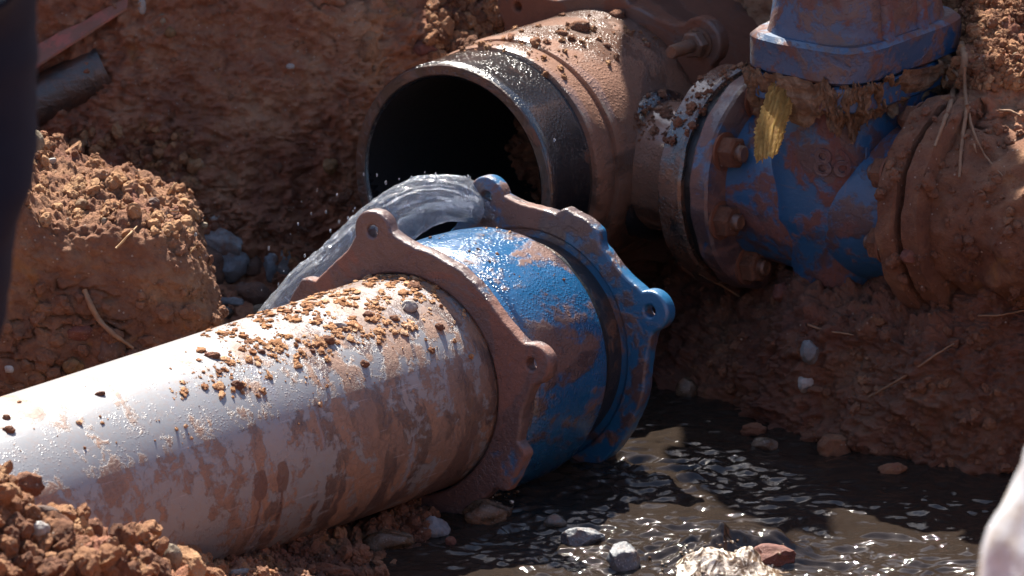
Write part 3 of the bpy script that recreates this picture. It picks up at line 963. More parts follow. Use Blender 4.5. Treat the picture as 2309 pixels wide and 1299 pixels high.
# fibrous packing torn round the bonnet joint
th = np.linspace(0, math.tau, 480, endpoint=False); zz = np.linspace(0, 1, 40)
T, Zq = np.meshgrid(th, zz, indexing='ij')
e_ = 2 / 4.6
q = np.c_[np.cos(T).ravel() * 8, np.sin(T).ravel() * 8, np.zeros(T.size)]
lo = .160 + fbm(q * .42, 4, 3, .6).reshape(T.shape) * .030 - .012 - .022 * np.clip(np.cos(T - .2), 0, 1)
hi = .206 + fbm(q * 1.0 + 9, 4, 5, .65).reshape(T.shape) * .014
thk = -.0065 + .010 * smooth(-.25, .25, fbm(np.c_[q[:, 0] * .55, q[:, 1] * .55, Zq.ravel() * 1.6], 3, 18)).reshape(T.shape) + .008 * np.abs(fbm(np.c_[q[:, 0] * 2.4, q[:, 1] * 2.4, Zq.ravel() * 4], 4, 8)).reshape(T.shape)
zv = lo + (hi - lo) * Zq
hx = np.interp(zv, [.12, .15, .165, .2], [.140, .144, .151, .154]) + thk; hy = np.interp(zv, [.12, .15, .165, .2], [.099, .101, .105, .108]) + thk
v = np.stack([np.sign(np.cos(T)) * np.abs(np.cos(T)) ** e_ * hx, np.sign(np.sin(T)) * np.abs(np.sin(T)) ** e_ * hy, zv], -1).reshape(-1, 3)
v += np.c_[perlin(v * 45, 1), perlin(v * 45, 2), perlin(v * 45, 3)] * .006 + np.c_[perlin(v * 190, 1), perlin(v * 190, 2), perlin(v * 190, 3)] * .002
obj('fibre_band', mesh('fibre_band', v, grid_faces(480, 40, True), M_fibre), vz, MV)['label'] = 'matted brown fibre round the bonnet joint'
# worn raised casting marks on the body
for txt, zc in (('BJ 68', .062),):
    cu = bpy.data.curves.new('casting_mark', 'FONT'); cu.body = txt; cu.size = .058; cu.extrude = .0010; cu.bevel_depth = .0010; cu.align_x = 'CENTER'
    to = bpy.data.objects.new('t', cu); COL.objects.link(to); bpy.context.view_layer.update()
    tm = bpy.data.meshes.new_from_object(to.evaluated_get(bpy.context.evaluated_depsgraph_get())); bpy.data.objects.remove(to)
    tm.materials.clear(); tm.materials.append(M_valve)
    # wrap round the body so that the letters stand 2 mm proud of it, facing the trench
    n_ = len(tm.vertices); arr = np.zeros(n_ * 3); tm.vertices.foreach_get('co', arr); arr = arr.reshape(-1, 3)
    CAMv = (MV.inverted() @ Mv.inverted() @ Vector(CAM)).normalized()
    phi0 = math.atan2(CAMv.y / .0985, CAMv.x / .1385)
    # arc length table on the section
    tt = np.linspace(phi0 - 1.6, phi0 + 1.6, 800); ex = 2.6
    cxs = np.sign(np.cos(tt)) * np.abs(np.cos(tt)) ** (2 / ex) * .1385; sxs = np.sign(np.sin(tt)) * np.abs(np.sin(tt)) ** (2 / ex) * .0985
    arc = np.r_[0, np.cumsum(np.hypot(np.diff(cxs), np.diff(sxs)))]; arc -= np.interp(phi0, tt, arc)
    px_, py_ = np.interp(arr[:, 0], arc, cxs), np.interp(arr[:, 0], arc, sxs)
    tx, ty = np.gradient(cxs), np.gradient(sxs); L_ = np.hypot(tx, ty) + 1e-12
    nx_, ny_ = np.interp(arr[:, 0], arc, ty / L_), np.interp(arr[:, 0], arc, -tx / L_)
    out = np.c_[px_ + nx_ * arr[:, 2], py_ + ny_ * arr[:, 2], arr[:, 1] + zc]
    tm.vertices.foreach_set('co', out.ravel().astype(np.float32)); tm.update()
    obj('casting_mark', tm, vz, MV)

# pipe running on from the valve into the bank
Mp = frame(F2, -A_b, UP)
rp = thing('buried_pipe', 'clay covered pipe running from the valve into the bank among roots', 'pipe', Mp)
obj('pipe_flange', lathe('pipe_flange', [(0, .09), (0, .150), (-.006, .158), (-.032, .158), (-.036, .150), (-.038, .12), (-.038, .09)], M_clod, 160, True, .010, 18, sub=.006), rp)
obj('pipe_wall', lathe('pipe_wall', [(-.03, .132), (-.10, .122), (-.6, .116), (-.6, .09)], M_clod, 160, False, .020, 16, sub=.006), rp)

# ------------------------------------------------------------------ earth block at the left, sunlit on top


def earth_block():
    c = np.array(P(120, 640, .20)); c[2] = -.10
    n = 150
    g = np.linspace(-1, 1, n)
    A, B = np.meshgrid(g, g, indexing='ij')
    V, F = [], []
    for ax in range(3):
        for sg in (-1, 1):
            p = np.zeros((n * n, 3)); p[:, ax] = sg; p[:, (ax + 1) % 3] = A.ravel(); p[:, (ax + 2) % 3] = B.ravel() * sg
            F.append(grid_faces(n, n) + len(V) * n * n); V.append(p)
    p = np.concatenate(V); F = np.concatenate(F)
    half = np.array([.225, .16, .215]); rad = .035
    w_ = p * half
    inner = np.clip(w_, -(half - rad), half - rad)
    d_ = w_ - inner; d_ /= np.linalg.norm(d_, axis=1)[:, None] + 1e-12
    v = inner + d_ * rad; nn = d_
    up_ = smooth(-.05, .2, v[:, 2])
    v[:, 2] += up_ * np.interp(v[:, 0], [-.225, -.11, -.03, .06, .12, .225], [.080, .052, .010, -.026, -.038, -.085])
    v[:, 0] -= v[:, 2] * .16
    v[:, 1] += .06 * smooth(-.1, .2, v[:, 2]) - .05 * smooth(-.05, -.2, v[:, 2])
    hol = np.exp(-((v[:, 0] - .02) ** 2 / .008 + (v[:, 1] + .06) ** 2 / .008)) * up_
    v[:, 2] -= .040 * hol
    q = v + c
    top = smooth(.5, .9, nn[:, 2])
    Fw, r = worley(q * 26 + fbm(q * 30, 2, 3)[:, None] * .5, 9)
    d = fbm(q * 5, 3, 3) * .022 + fbm(q * 15, 3, 4) * .010 + np.sqrt(np.clip(1 - (Fw / .6) ** 2, 0, 1)) * np.clip(r * 1.6 - .8, 0, 1) * (.005 + .007 * top) \
        + np.abs(fbm(q * 26, 4, 5, .6)) * (.007 + .007 * top) + fbm(q * 60, 4, 7, .65) * (.0035 + .005 * top)
    rg = 1 - np.abs(fbm(q * np.array([6, 6, 17]), 4, 43)) * 2
    d -= np.clip(rg - .88, 0, 1) * .12 * (1 - top) * smooth(-.1, .3, fbm(q * 5, 2, 45))
    v = v + nn * d[:, None]
    me = mesh('earth_block', v, F, M_clod)
    bm = bmesh.new(); bm.from_mesh(me); bmesh.ops.remove_doubles(bm, verts=bm.verts, dist=.0004); bmesh.ops.recalc_face_normals(bm, faces=bm.faces); bm.to_mesh(me); bm.free()
    for p_ in me.polygons: p_.use_smooth = True
    o = obj('earth_block', me, None, Matrix.Translation(Vector(c)))
    tag(o, 'upright block of red brown earth with a crumbly sunlit top beside the grey pipe', 'earth block')


earth_block()
bpy.context.view_layer.update()

# ------------------------------------------------------------------ water jet


def jet():
    pts = [(1120, 470, .28), (1080, 452, .27), (1030, 434, .265), (985, 432, .26), (938, 442, .255), (890, 467, .25), (842, 505, .245), (792, 551, .24), (742, 602, .235),
           (690, 645, .23), (650, 697, .225), (612, 752, .22), (575, 815, .215)]
    w3 = np.array([tuple(P(*p)) for p in pts])
    t = np.linspace(0, 1, len(w3)); tt = np.linspace(0, 1, 240)
    c = np.array([np.interp(tt, t, w3[:, k]) for k in range(3)]).T
    for _ in range(60): c[1:-1] = (c[:-2] + 2 * c[1:-1] + c[2:]) / 4
    tan = np.gradient(c, axis=0); tan /= np.linalg.norm(tan, axis=1)[:, None]
    fw = FW * .9 + np.array([.3, 0, .2]); b = np.cross(tan, fw); b /= np.linalg.norm(b, axis=1)[:, None]
    s = np.cross(b, tan)
    n = 96
    th = np.arange(n) * math.tau / n
    a1 = np.interp(tt, [0, .15, .4, .7, 1], [.012, .022, .025, .028, .032]); a2 = np.interp(tt, [0, .2, .6, 1], [.035, .045, .045, .05])
    v = c[:, None, :] + a1[:, None, None] * np.cos(th)[None, :, None] * b[:, None, :] + a2[:, None, None] * np.sin(th)[None, :, None] * s[:, None, :]
    L = np.r_[0, np.cumsum(np.linalg.norm(np.diff(c, axis=0), axis=1))]
    q = np.stack([np.cos(th)[None, :] * 3 + 0 * L[:, None], np.sin(th)[None, :] * 5 + 0 * L[:, None], L[:, None] * 22 + 0 * th[None, :]], -1).reshape(-1, 3)
    d = (fbm(q * np.array([1, 1, .6]), 3, 3, .5) * .0055 + fbm(q * np.array([2.5, 2.5, 1.4]), 3, 9, .55) * .0030).reshape(240, n)
    nrm = np.cos(th)[None, :, None] * b[:, None, :] + np.sin(th)[None, :, None] * s[:, None, :]
    v = (v + nrm * d[..., None]).reshape(-1, 3)
    o = obj('water_jet', mesh('water_jet', v, [grid_faces(240, n, False, True), np.arange(n)[None, ::-1], (239 * n + np.arange(n))[None, :]], M_jet))
    tag(o, 'clear arc of water spurting from the blue coupling towards the earth block', 'water jet')
    # a thinner sheet that clings to the underside and falls over the ring
    ip = np.array([tuple(P(*p)) for p in ((1085, 478, .255), (1040, 466, .25), (1000, 470, .245), (960, 486, .24), (922, 512, .235), (884, 548, .23), (846, 592, .225), (806, 640, .22))])
    ii = np.linspace(0, 1, 120); ic = np.array([np.interp(ii, np.linspace(0, 1, len(ip)), ip[:, k]) for k in range(3)]).T
    for _ in range(40): ic[1:-1] = (ic[:-2] + 2 * ic[1:-1] + ic[2:]) / 4
    it = np.gradient(ic, axis=0); it /= np.linalg.norm(it, axis=1)[:, None]
    ib = np.cross(it, fw); ib /= np.linalg.norm(ib, axis=1)[:, None]; is_ = np.cross(ib, it)
    iv = ic[:, None, :] + .019 * np.cos(th)[None, :, None] * ib[:, None, :] + .020 * np.sin(th)[None, :, None] * is_[:, None, :]
    iv = iv.reshape(-1, 3); iv += np.c_[perlin(iv * 45, 3), perlin(iv * 45, 4), perlin(iv * 45, 5)] * .005
    obj('inner_sheet', mesh('inner_sheet', iv, [grid_faces(120, n, False, True), np.arange(n)[None, ::-1], (119 * n + np.arange(n))[None, :]], M_jet), o)
    # loose drops
    dv, df = ICO[2]
    P_, s_ = [], []
    for px, py in ((820, 393), (1060, 400), (1250, 316), (680, 455), (672, 505), (628, 640), (640, 612), (702, 482), (590, 655), (760, 440), (655, 528), (715, 430), (850, 395), (870, 412), (900, 404), (800, 470), (745, 520), (606, 560), (735, 478)):
        P_.append(np.array(P(px, py, .22))); s_.append(rnd.uniform(.0008, .0020))
    for _ in range(170):                                      # droplets torn off along the outer side of the arc
        k = int(rnd.uniform(30, 235)); a = rnd.gauss(math.pi if rnd.random() < .2 else 0, .7)
        p_ = c[k] + b[k] * (a1[k] * math.cos(a) * rnd.uniform(1.0, 1.35)) + s[k] * (a2[k] * math.sin(a))
        P_.append(p_); s_.append(rnd.uniform(.0007, .0019))
    V = np.concatenate([dv * [s, s, s * 1.8] + p for s, p in zip(s_, P_)]); F = np.concatenate([df + k * len(dv) for k in range(len(P_))])
    o = obj('water_spray', mesh('water_spray', V, F, M_jet)); tag(o, kind='stuff')


# ------------------------------------------------------------------ people and cloth at the edge of the picture


def skin_mesh(name, verts, edges, radii, mat, root=0, sub=2):
    me = bpy.data.meshes.new(name); me.from_pydata([tuple(v) for v in verts], edges, [])
    o = bpy.data.objects.new(name, me); COL.objects.link(o)
    s = o.modifiers.new('s', 'SKIN'); s.use_smooth_shade = True
    for k, r in enumerate(radii):
        sv = me.skin_vertices[0].data[k]; sv.radius = (r, r) if not isinstance(r, tuple) else r
        sv.use_root = (k == root)
    u = o.modifiers.new('u', 'SUBSURF'); u.levels = sub; u.render_levels = sub
    bpy.context.view_layer.update()
    r = bpy.data.meshes.new_from_object(o.evaluated_get(bpy.context.evaluated_depsgraph_get()))
    bpy.data.objects.remove(o)
    r.name = name; r.materials.clear(); r.materials.append(mat)
    for p in r.polygons: p.use_smooth = True
    return r


def worker():
    # stands on the near bank; only the side of one thigh comes into the picture
    x0, y0 = -.706, -2.28
    g = hit_ground(x0, y0)
    M = Matrix.Translation((x0, y0, g))
    t = thing('person', 'person in dark navy trousers standing at the left edge, blurred, only a leg in view', 'person', M)
    hip, kn, an = .92, .50, .09
    # body: pelvis, spine, head, arms in one surface
    V = [(0, 0, hip), (0, .02, 1.15), (0, .03, 1.38), (0, .02, 1.50), (0, .0, 1.60), (0, -.01, 1.72), (-.19, .02, 1.42), (-.26, -.02, 1.15), (-.24, -.16, .95), (-.235, -.22, .88),
         (.19, .02, 1.42), (.25, -.02, 1.16), (.20, -.18, 1.0), (.19, -.24, .94)]
    E = [(0, 1), (1, 2), (2, 3), (3, 4), (4, 5), (2, 6), (6, 7), (7, 8), (8, 9), (2, 10), (10, 11), (11, 12), (12, 13)]
    obj('body', skin_mesh('body', V, E, [.13, .13, .14, .06, .095, .10, .065, .05, .038, .04, .065, .05, .038, .04], M_skin), t)
    V = [(0, 0, hip + .02), (0, .02, 1.15), (0, .03, 1.37), (-.19, .02, 1.42), (-.26, -.02, 1.16), (.19, .02, 1.42), (.25, -.02, 1.17)]
    obj('shirt', skin_mesh('shirt', V, [(0, 1), (1, 2), (2, 3), (3, 4), (2, 5), (5, 6)], [.155, .15, .16, .08, .066, .08, .066], M_shirt), t)
    V = [(0, 0, hip + .04), (.10, 0, hip - .10), (.125, -.01, .72), (.085, -.02, kn), (.06, .02, .30), (.05, .03, an), (-.10, 0, hip - .10), (-.12, -.02, .72), (-.12, -.03, kn), (-.12, .02, .30), (-.12, .03, an)]
    E = [(0, 1), (1, 2), (2, 3), (3, 4), (4, 5), (0, 6), (6, 7), (7, 8), (8, 9), (9, 10)]
    me = skin_mesh('trousers', V, E, [.15, .115, .092, .078, .068, .075, .115, .092, .078, .068, .075], M_navy, sub=3)
    a_ = np.zeros(len(me.vertices) * 3); me.vertices.foreach_get('co', a_); a_ = a_.reshape(-1, 3)
    a_ += np.c_[fbm(a_ * [7, 7, 11], 3, 5), fbm(a_ * [7, 7, 11], 3, 6), np.zeros(len(a_))] * .012
    me.vertices.foreach_set('co', a_.ravel()); me.update()
    obj('trousers', me, t)
    for sx in (.05, -.12):
        V = [(sx, .03, .12), (sx, .03, .05), (sx, -.08, .04), (sx, -.17, .035)]
        obj('boot', skin_mesh('boot', V, [(0, 1), (1, 2), (2, 3)], [.06, .055, .05, .04], M_boot, 1), t)
    V = [(0, .01, 1.74), (0, .03, 1.79)]
    obj('hair', skin_mesh('hair', V, [(0, 1)], [.107, .07], M_hair), t)


def hit_ground(x, y):
    dg = bpy.context.evaluated_depsgraph_get()
    o = Vector((x, y, 1.6))
    for _ in range(8):
        ok, loc, n, i, ob, m = S.ray_cast(dg, o, Vector((0, 0, -1)))
        if not ok: return 0.0
        if ob.name == 'trench_ground': return loc.z
        o = loc - Vector((0, 0, .001))
    return 0.0


def sack():
    c = P(2552, 1400, -3.1)
    g = hit_ground(c.x, c.y)
    v, f = ICO[5]
    v = v * np.array([.125, .12, 1.0])
    H = (P(2309, 880, -3.1).z - g) * .5 + .02
    v[:, 2] *= H
    e = np.abs(v[:, 2] / H)
    nn = v / np.linalg.norm(v, axis=1)[:, None]
    v = v + nn * (fbm(v * 5 + 3, 3, 6) * .03 + (1 - np.abs(fbm(v * np.array([14, 14, 5]), 3, 8))) * .010 + fbm(v * 30, 2, 2) * .003)[:, None]
    o = obj('white_sack', mesh('white_sack', v, f, M_white), None, Matrix.Translation((c.x, c.y, g + H * .93)))
    tag(o, 'blurred white cloth sack, stained brown, at the lower right edge in front of the water', 'sack')


jet()
bpy.context.view_layer.update()

# ------------------------------------------------------------------ loose soil: crumbs nobody could count
LIN = np.array


def scatter_px(n, area, dens, size, only, seed=1):
    """throw n rays inside the pixel box area; keep by dens(px,py); returns points, sizes, normals on surfaces named in only"""
    r = np.random.default_rng(seed)
    P_, S_, N_ = [], [], []
    xs = r.uniform(area[0], area[2], n); ys = r.uniform(area[1], area[3], n)
    dn = dens(np.c_[xs, ys])
    for k in np.nonzero(r.random(n) < dn)[0]:
        h_ = hit(xs[k], ys[k], only=only)
        if h_ is None: continue
        s_ = size[0] * (size[1] / size[0]) ** (r.random() ** 3.4)
        P_.append(np.array(h_[0]) + np.array(h_[1]) * s_ * .25); S_.append(s_); N_.append(np.array(h_[1]))
    return np.array(P_), np.array(S_), np.array(N_)


def soil_patch(name, n, area, dens, size, only, seed, mat=None, flat=.8):
    p, s, nn = scatter_px(n, area, dens, size, only, seed)
    if len(p) == 0: return
    o = obj(name, crumbs(name, p, s, mat or M_crumb, nn, flat)); tag(o, kind='stuff')


def nz(q, sc, seed):
    return fbm(np.c_[q / sc, np.zeros(len(q))], 3, seed)


GROUND = ('trench_ground', 'earth_block')
# crust on the crown of the grey pipe: thick beside the coupling, thinning out to the left


def d_pipe(q):
    x, y = q[:, 0], q[:, 1]
    top = 905 - .345 * x                         # upper outline
    dd = y - top
    a = smooth(420, 620, x) * (1 - smooth(960, 1010, x)) * (1 - smooth(30, 175, dd + nz(q, 70, 4) * 70))
    b = .20 * smooth(.05, .35, nz(q, 60, 9)) * (1 - smooth(150, 240, dd)) * smooth(80, 600, x) * (1 - smooth(960, 1080, x))
    return np.clip(a * (.42 + nz(q, 38, 2) * 1.7) + b, 0, 1)


soil_patch('clay_crumbs', 30000, (380, 560, 1060, 900), d_pipe, (.0008, .0066), ('pipe_wall',), 3, M_crust, .42)
soil_patch('clay_crumbs', 2600, (0, 640, 1120, 1040), lambda q: .35 * smooth(.1, .4, nz(q, 40, 19)) * smooth(905 - .345 * q[:, 0] + 10, 905 - .345 * q[:, 0] + 30, q[:, 1]) * (1 - smooth(905 - .345 * q[:, 0] + 230, 905 - .345 * q[:, 0] + 300, q[:, 1])),
           (.0010, .0042), ('pipe_wall',), 5, M_crust)


def d_tee(q):
    x, y = q[:, 0], q[:, 1]
    return np.clip((.15 + .6 * smooth(-.1, .4, nz(q, 60, 3))) * (1 - smooth(60, 190, y - (250 - .22 * (x - 900)) + 150)), 0, 1)


soil_patch('clay_crumbs', 2600, (980, 0, 1480, 240), d_tee, (.0012, .0075), ('body', 'shoulder'), 7)
soil_patch('loose_soil', 2600, (960, -30, 1330, 130), lambda q: np.clip(.5 + nz(q, 50, 3), 0, 1), (.003, .016), GROUND, 8)
soil_patch('loose_soil', 14000, (30, 290, 440, 540), lambda q: (.05 + .60 * smooth(.10, .5, nz(q, 38, 33))) * smooth(540, 430, q[:, 1] - (q[:, 0] - 200) * .15), (.0008, .013), GROUND, 9, M_crumb)
soil_patch('loose_soil', 2600, (0, 640, 480, 900), lambda q: .55 * smooth(.0, .4, nz(q, 60, 5)), (.0012, .014), GROUND, 10, M_clod)
soil_patch('loose_soil', 7500, (-30, 980, 520, 1299), lambda q: np.clip(.65 + nz(q, 70, 5), 0, 1), (.0010, .018), GROUND, 11)
soil_patch('loose_soil', 4200, (2080, -20, 2320, 200), lambda q: np.clip(.6 + nz(q, 50, 6), 0, 1), (.002, .010), GROUND, 12)
soil_patch('loose_soil', 2600, (380, 420, 820, 740), lambda q: .45 * smooth(-.1, .4, nz(q, 50, 7)), (.002, .012), GROUND, 13, M_clod)
soil_patch('loose_soil', 3000, (60, 0, 2309, 560), lambda q: .35 * smooth(0, .4, nz(q, 60, 8)), (.002, .009), GROUND, 14, M_clod)
soil_patch('loose_soil', 3000, (1480, 520, 2309, 1090), lambda q: .5 * smooth(-.1, .4, nz(q, 60, 9)), (.002, .011), GROUND, 15, M_clod)
soil_patch('loose_soil', 1500, (560, 1120, 1000, 1299), lambda q: .6 + 0 * q[:, 0], (.003, .013), GROUND, 16, M_clod)
soil_patch('clay_crumbs', 1300, (930, 480, 1300, 720), lambda q: .5 * smooth(.0, .35, nz(q, 50, 29)) * smooth(700, 520, q[:, 1]), (.0010, .0034), ('barrel',), 21)
soil_patch('clay_crumbs', 2600, (1985, 250, 2309, 700), lambda q: .7 * smooth(-.15, .4, nz(q, 55, 61)), (.0012, .011), ('pipe_flange', 'pipe_wall', 'far_side_flange'), 31, M_clod)
soil_patch('clay_crumbs', 900, (1400, 150, 1740, 320), lambda q: .5 + nz(q, 40, 9), (.002, .008), ('branch', 'branch_flange', 'branch_collar'), 22, M_clod)

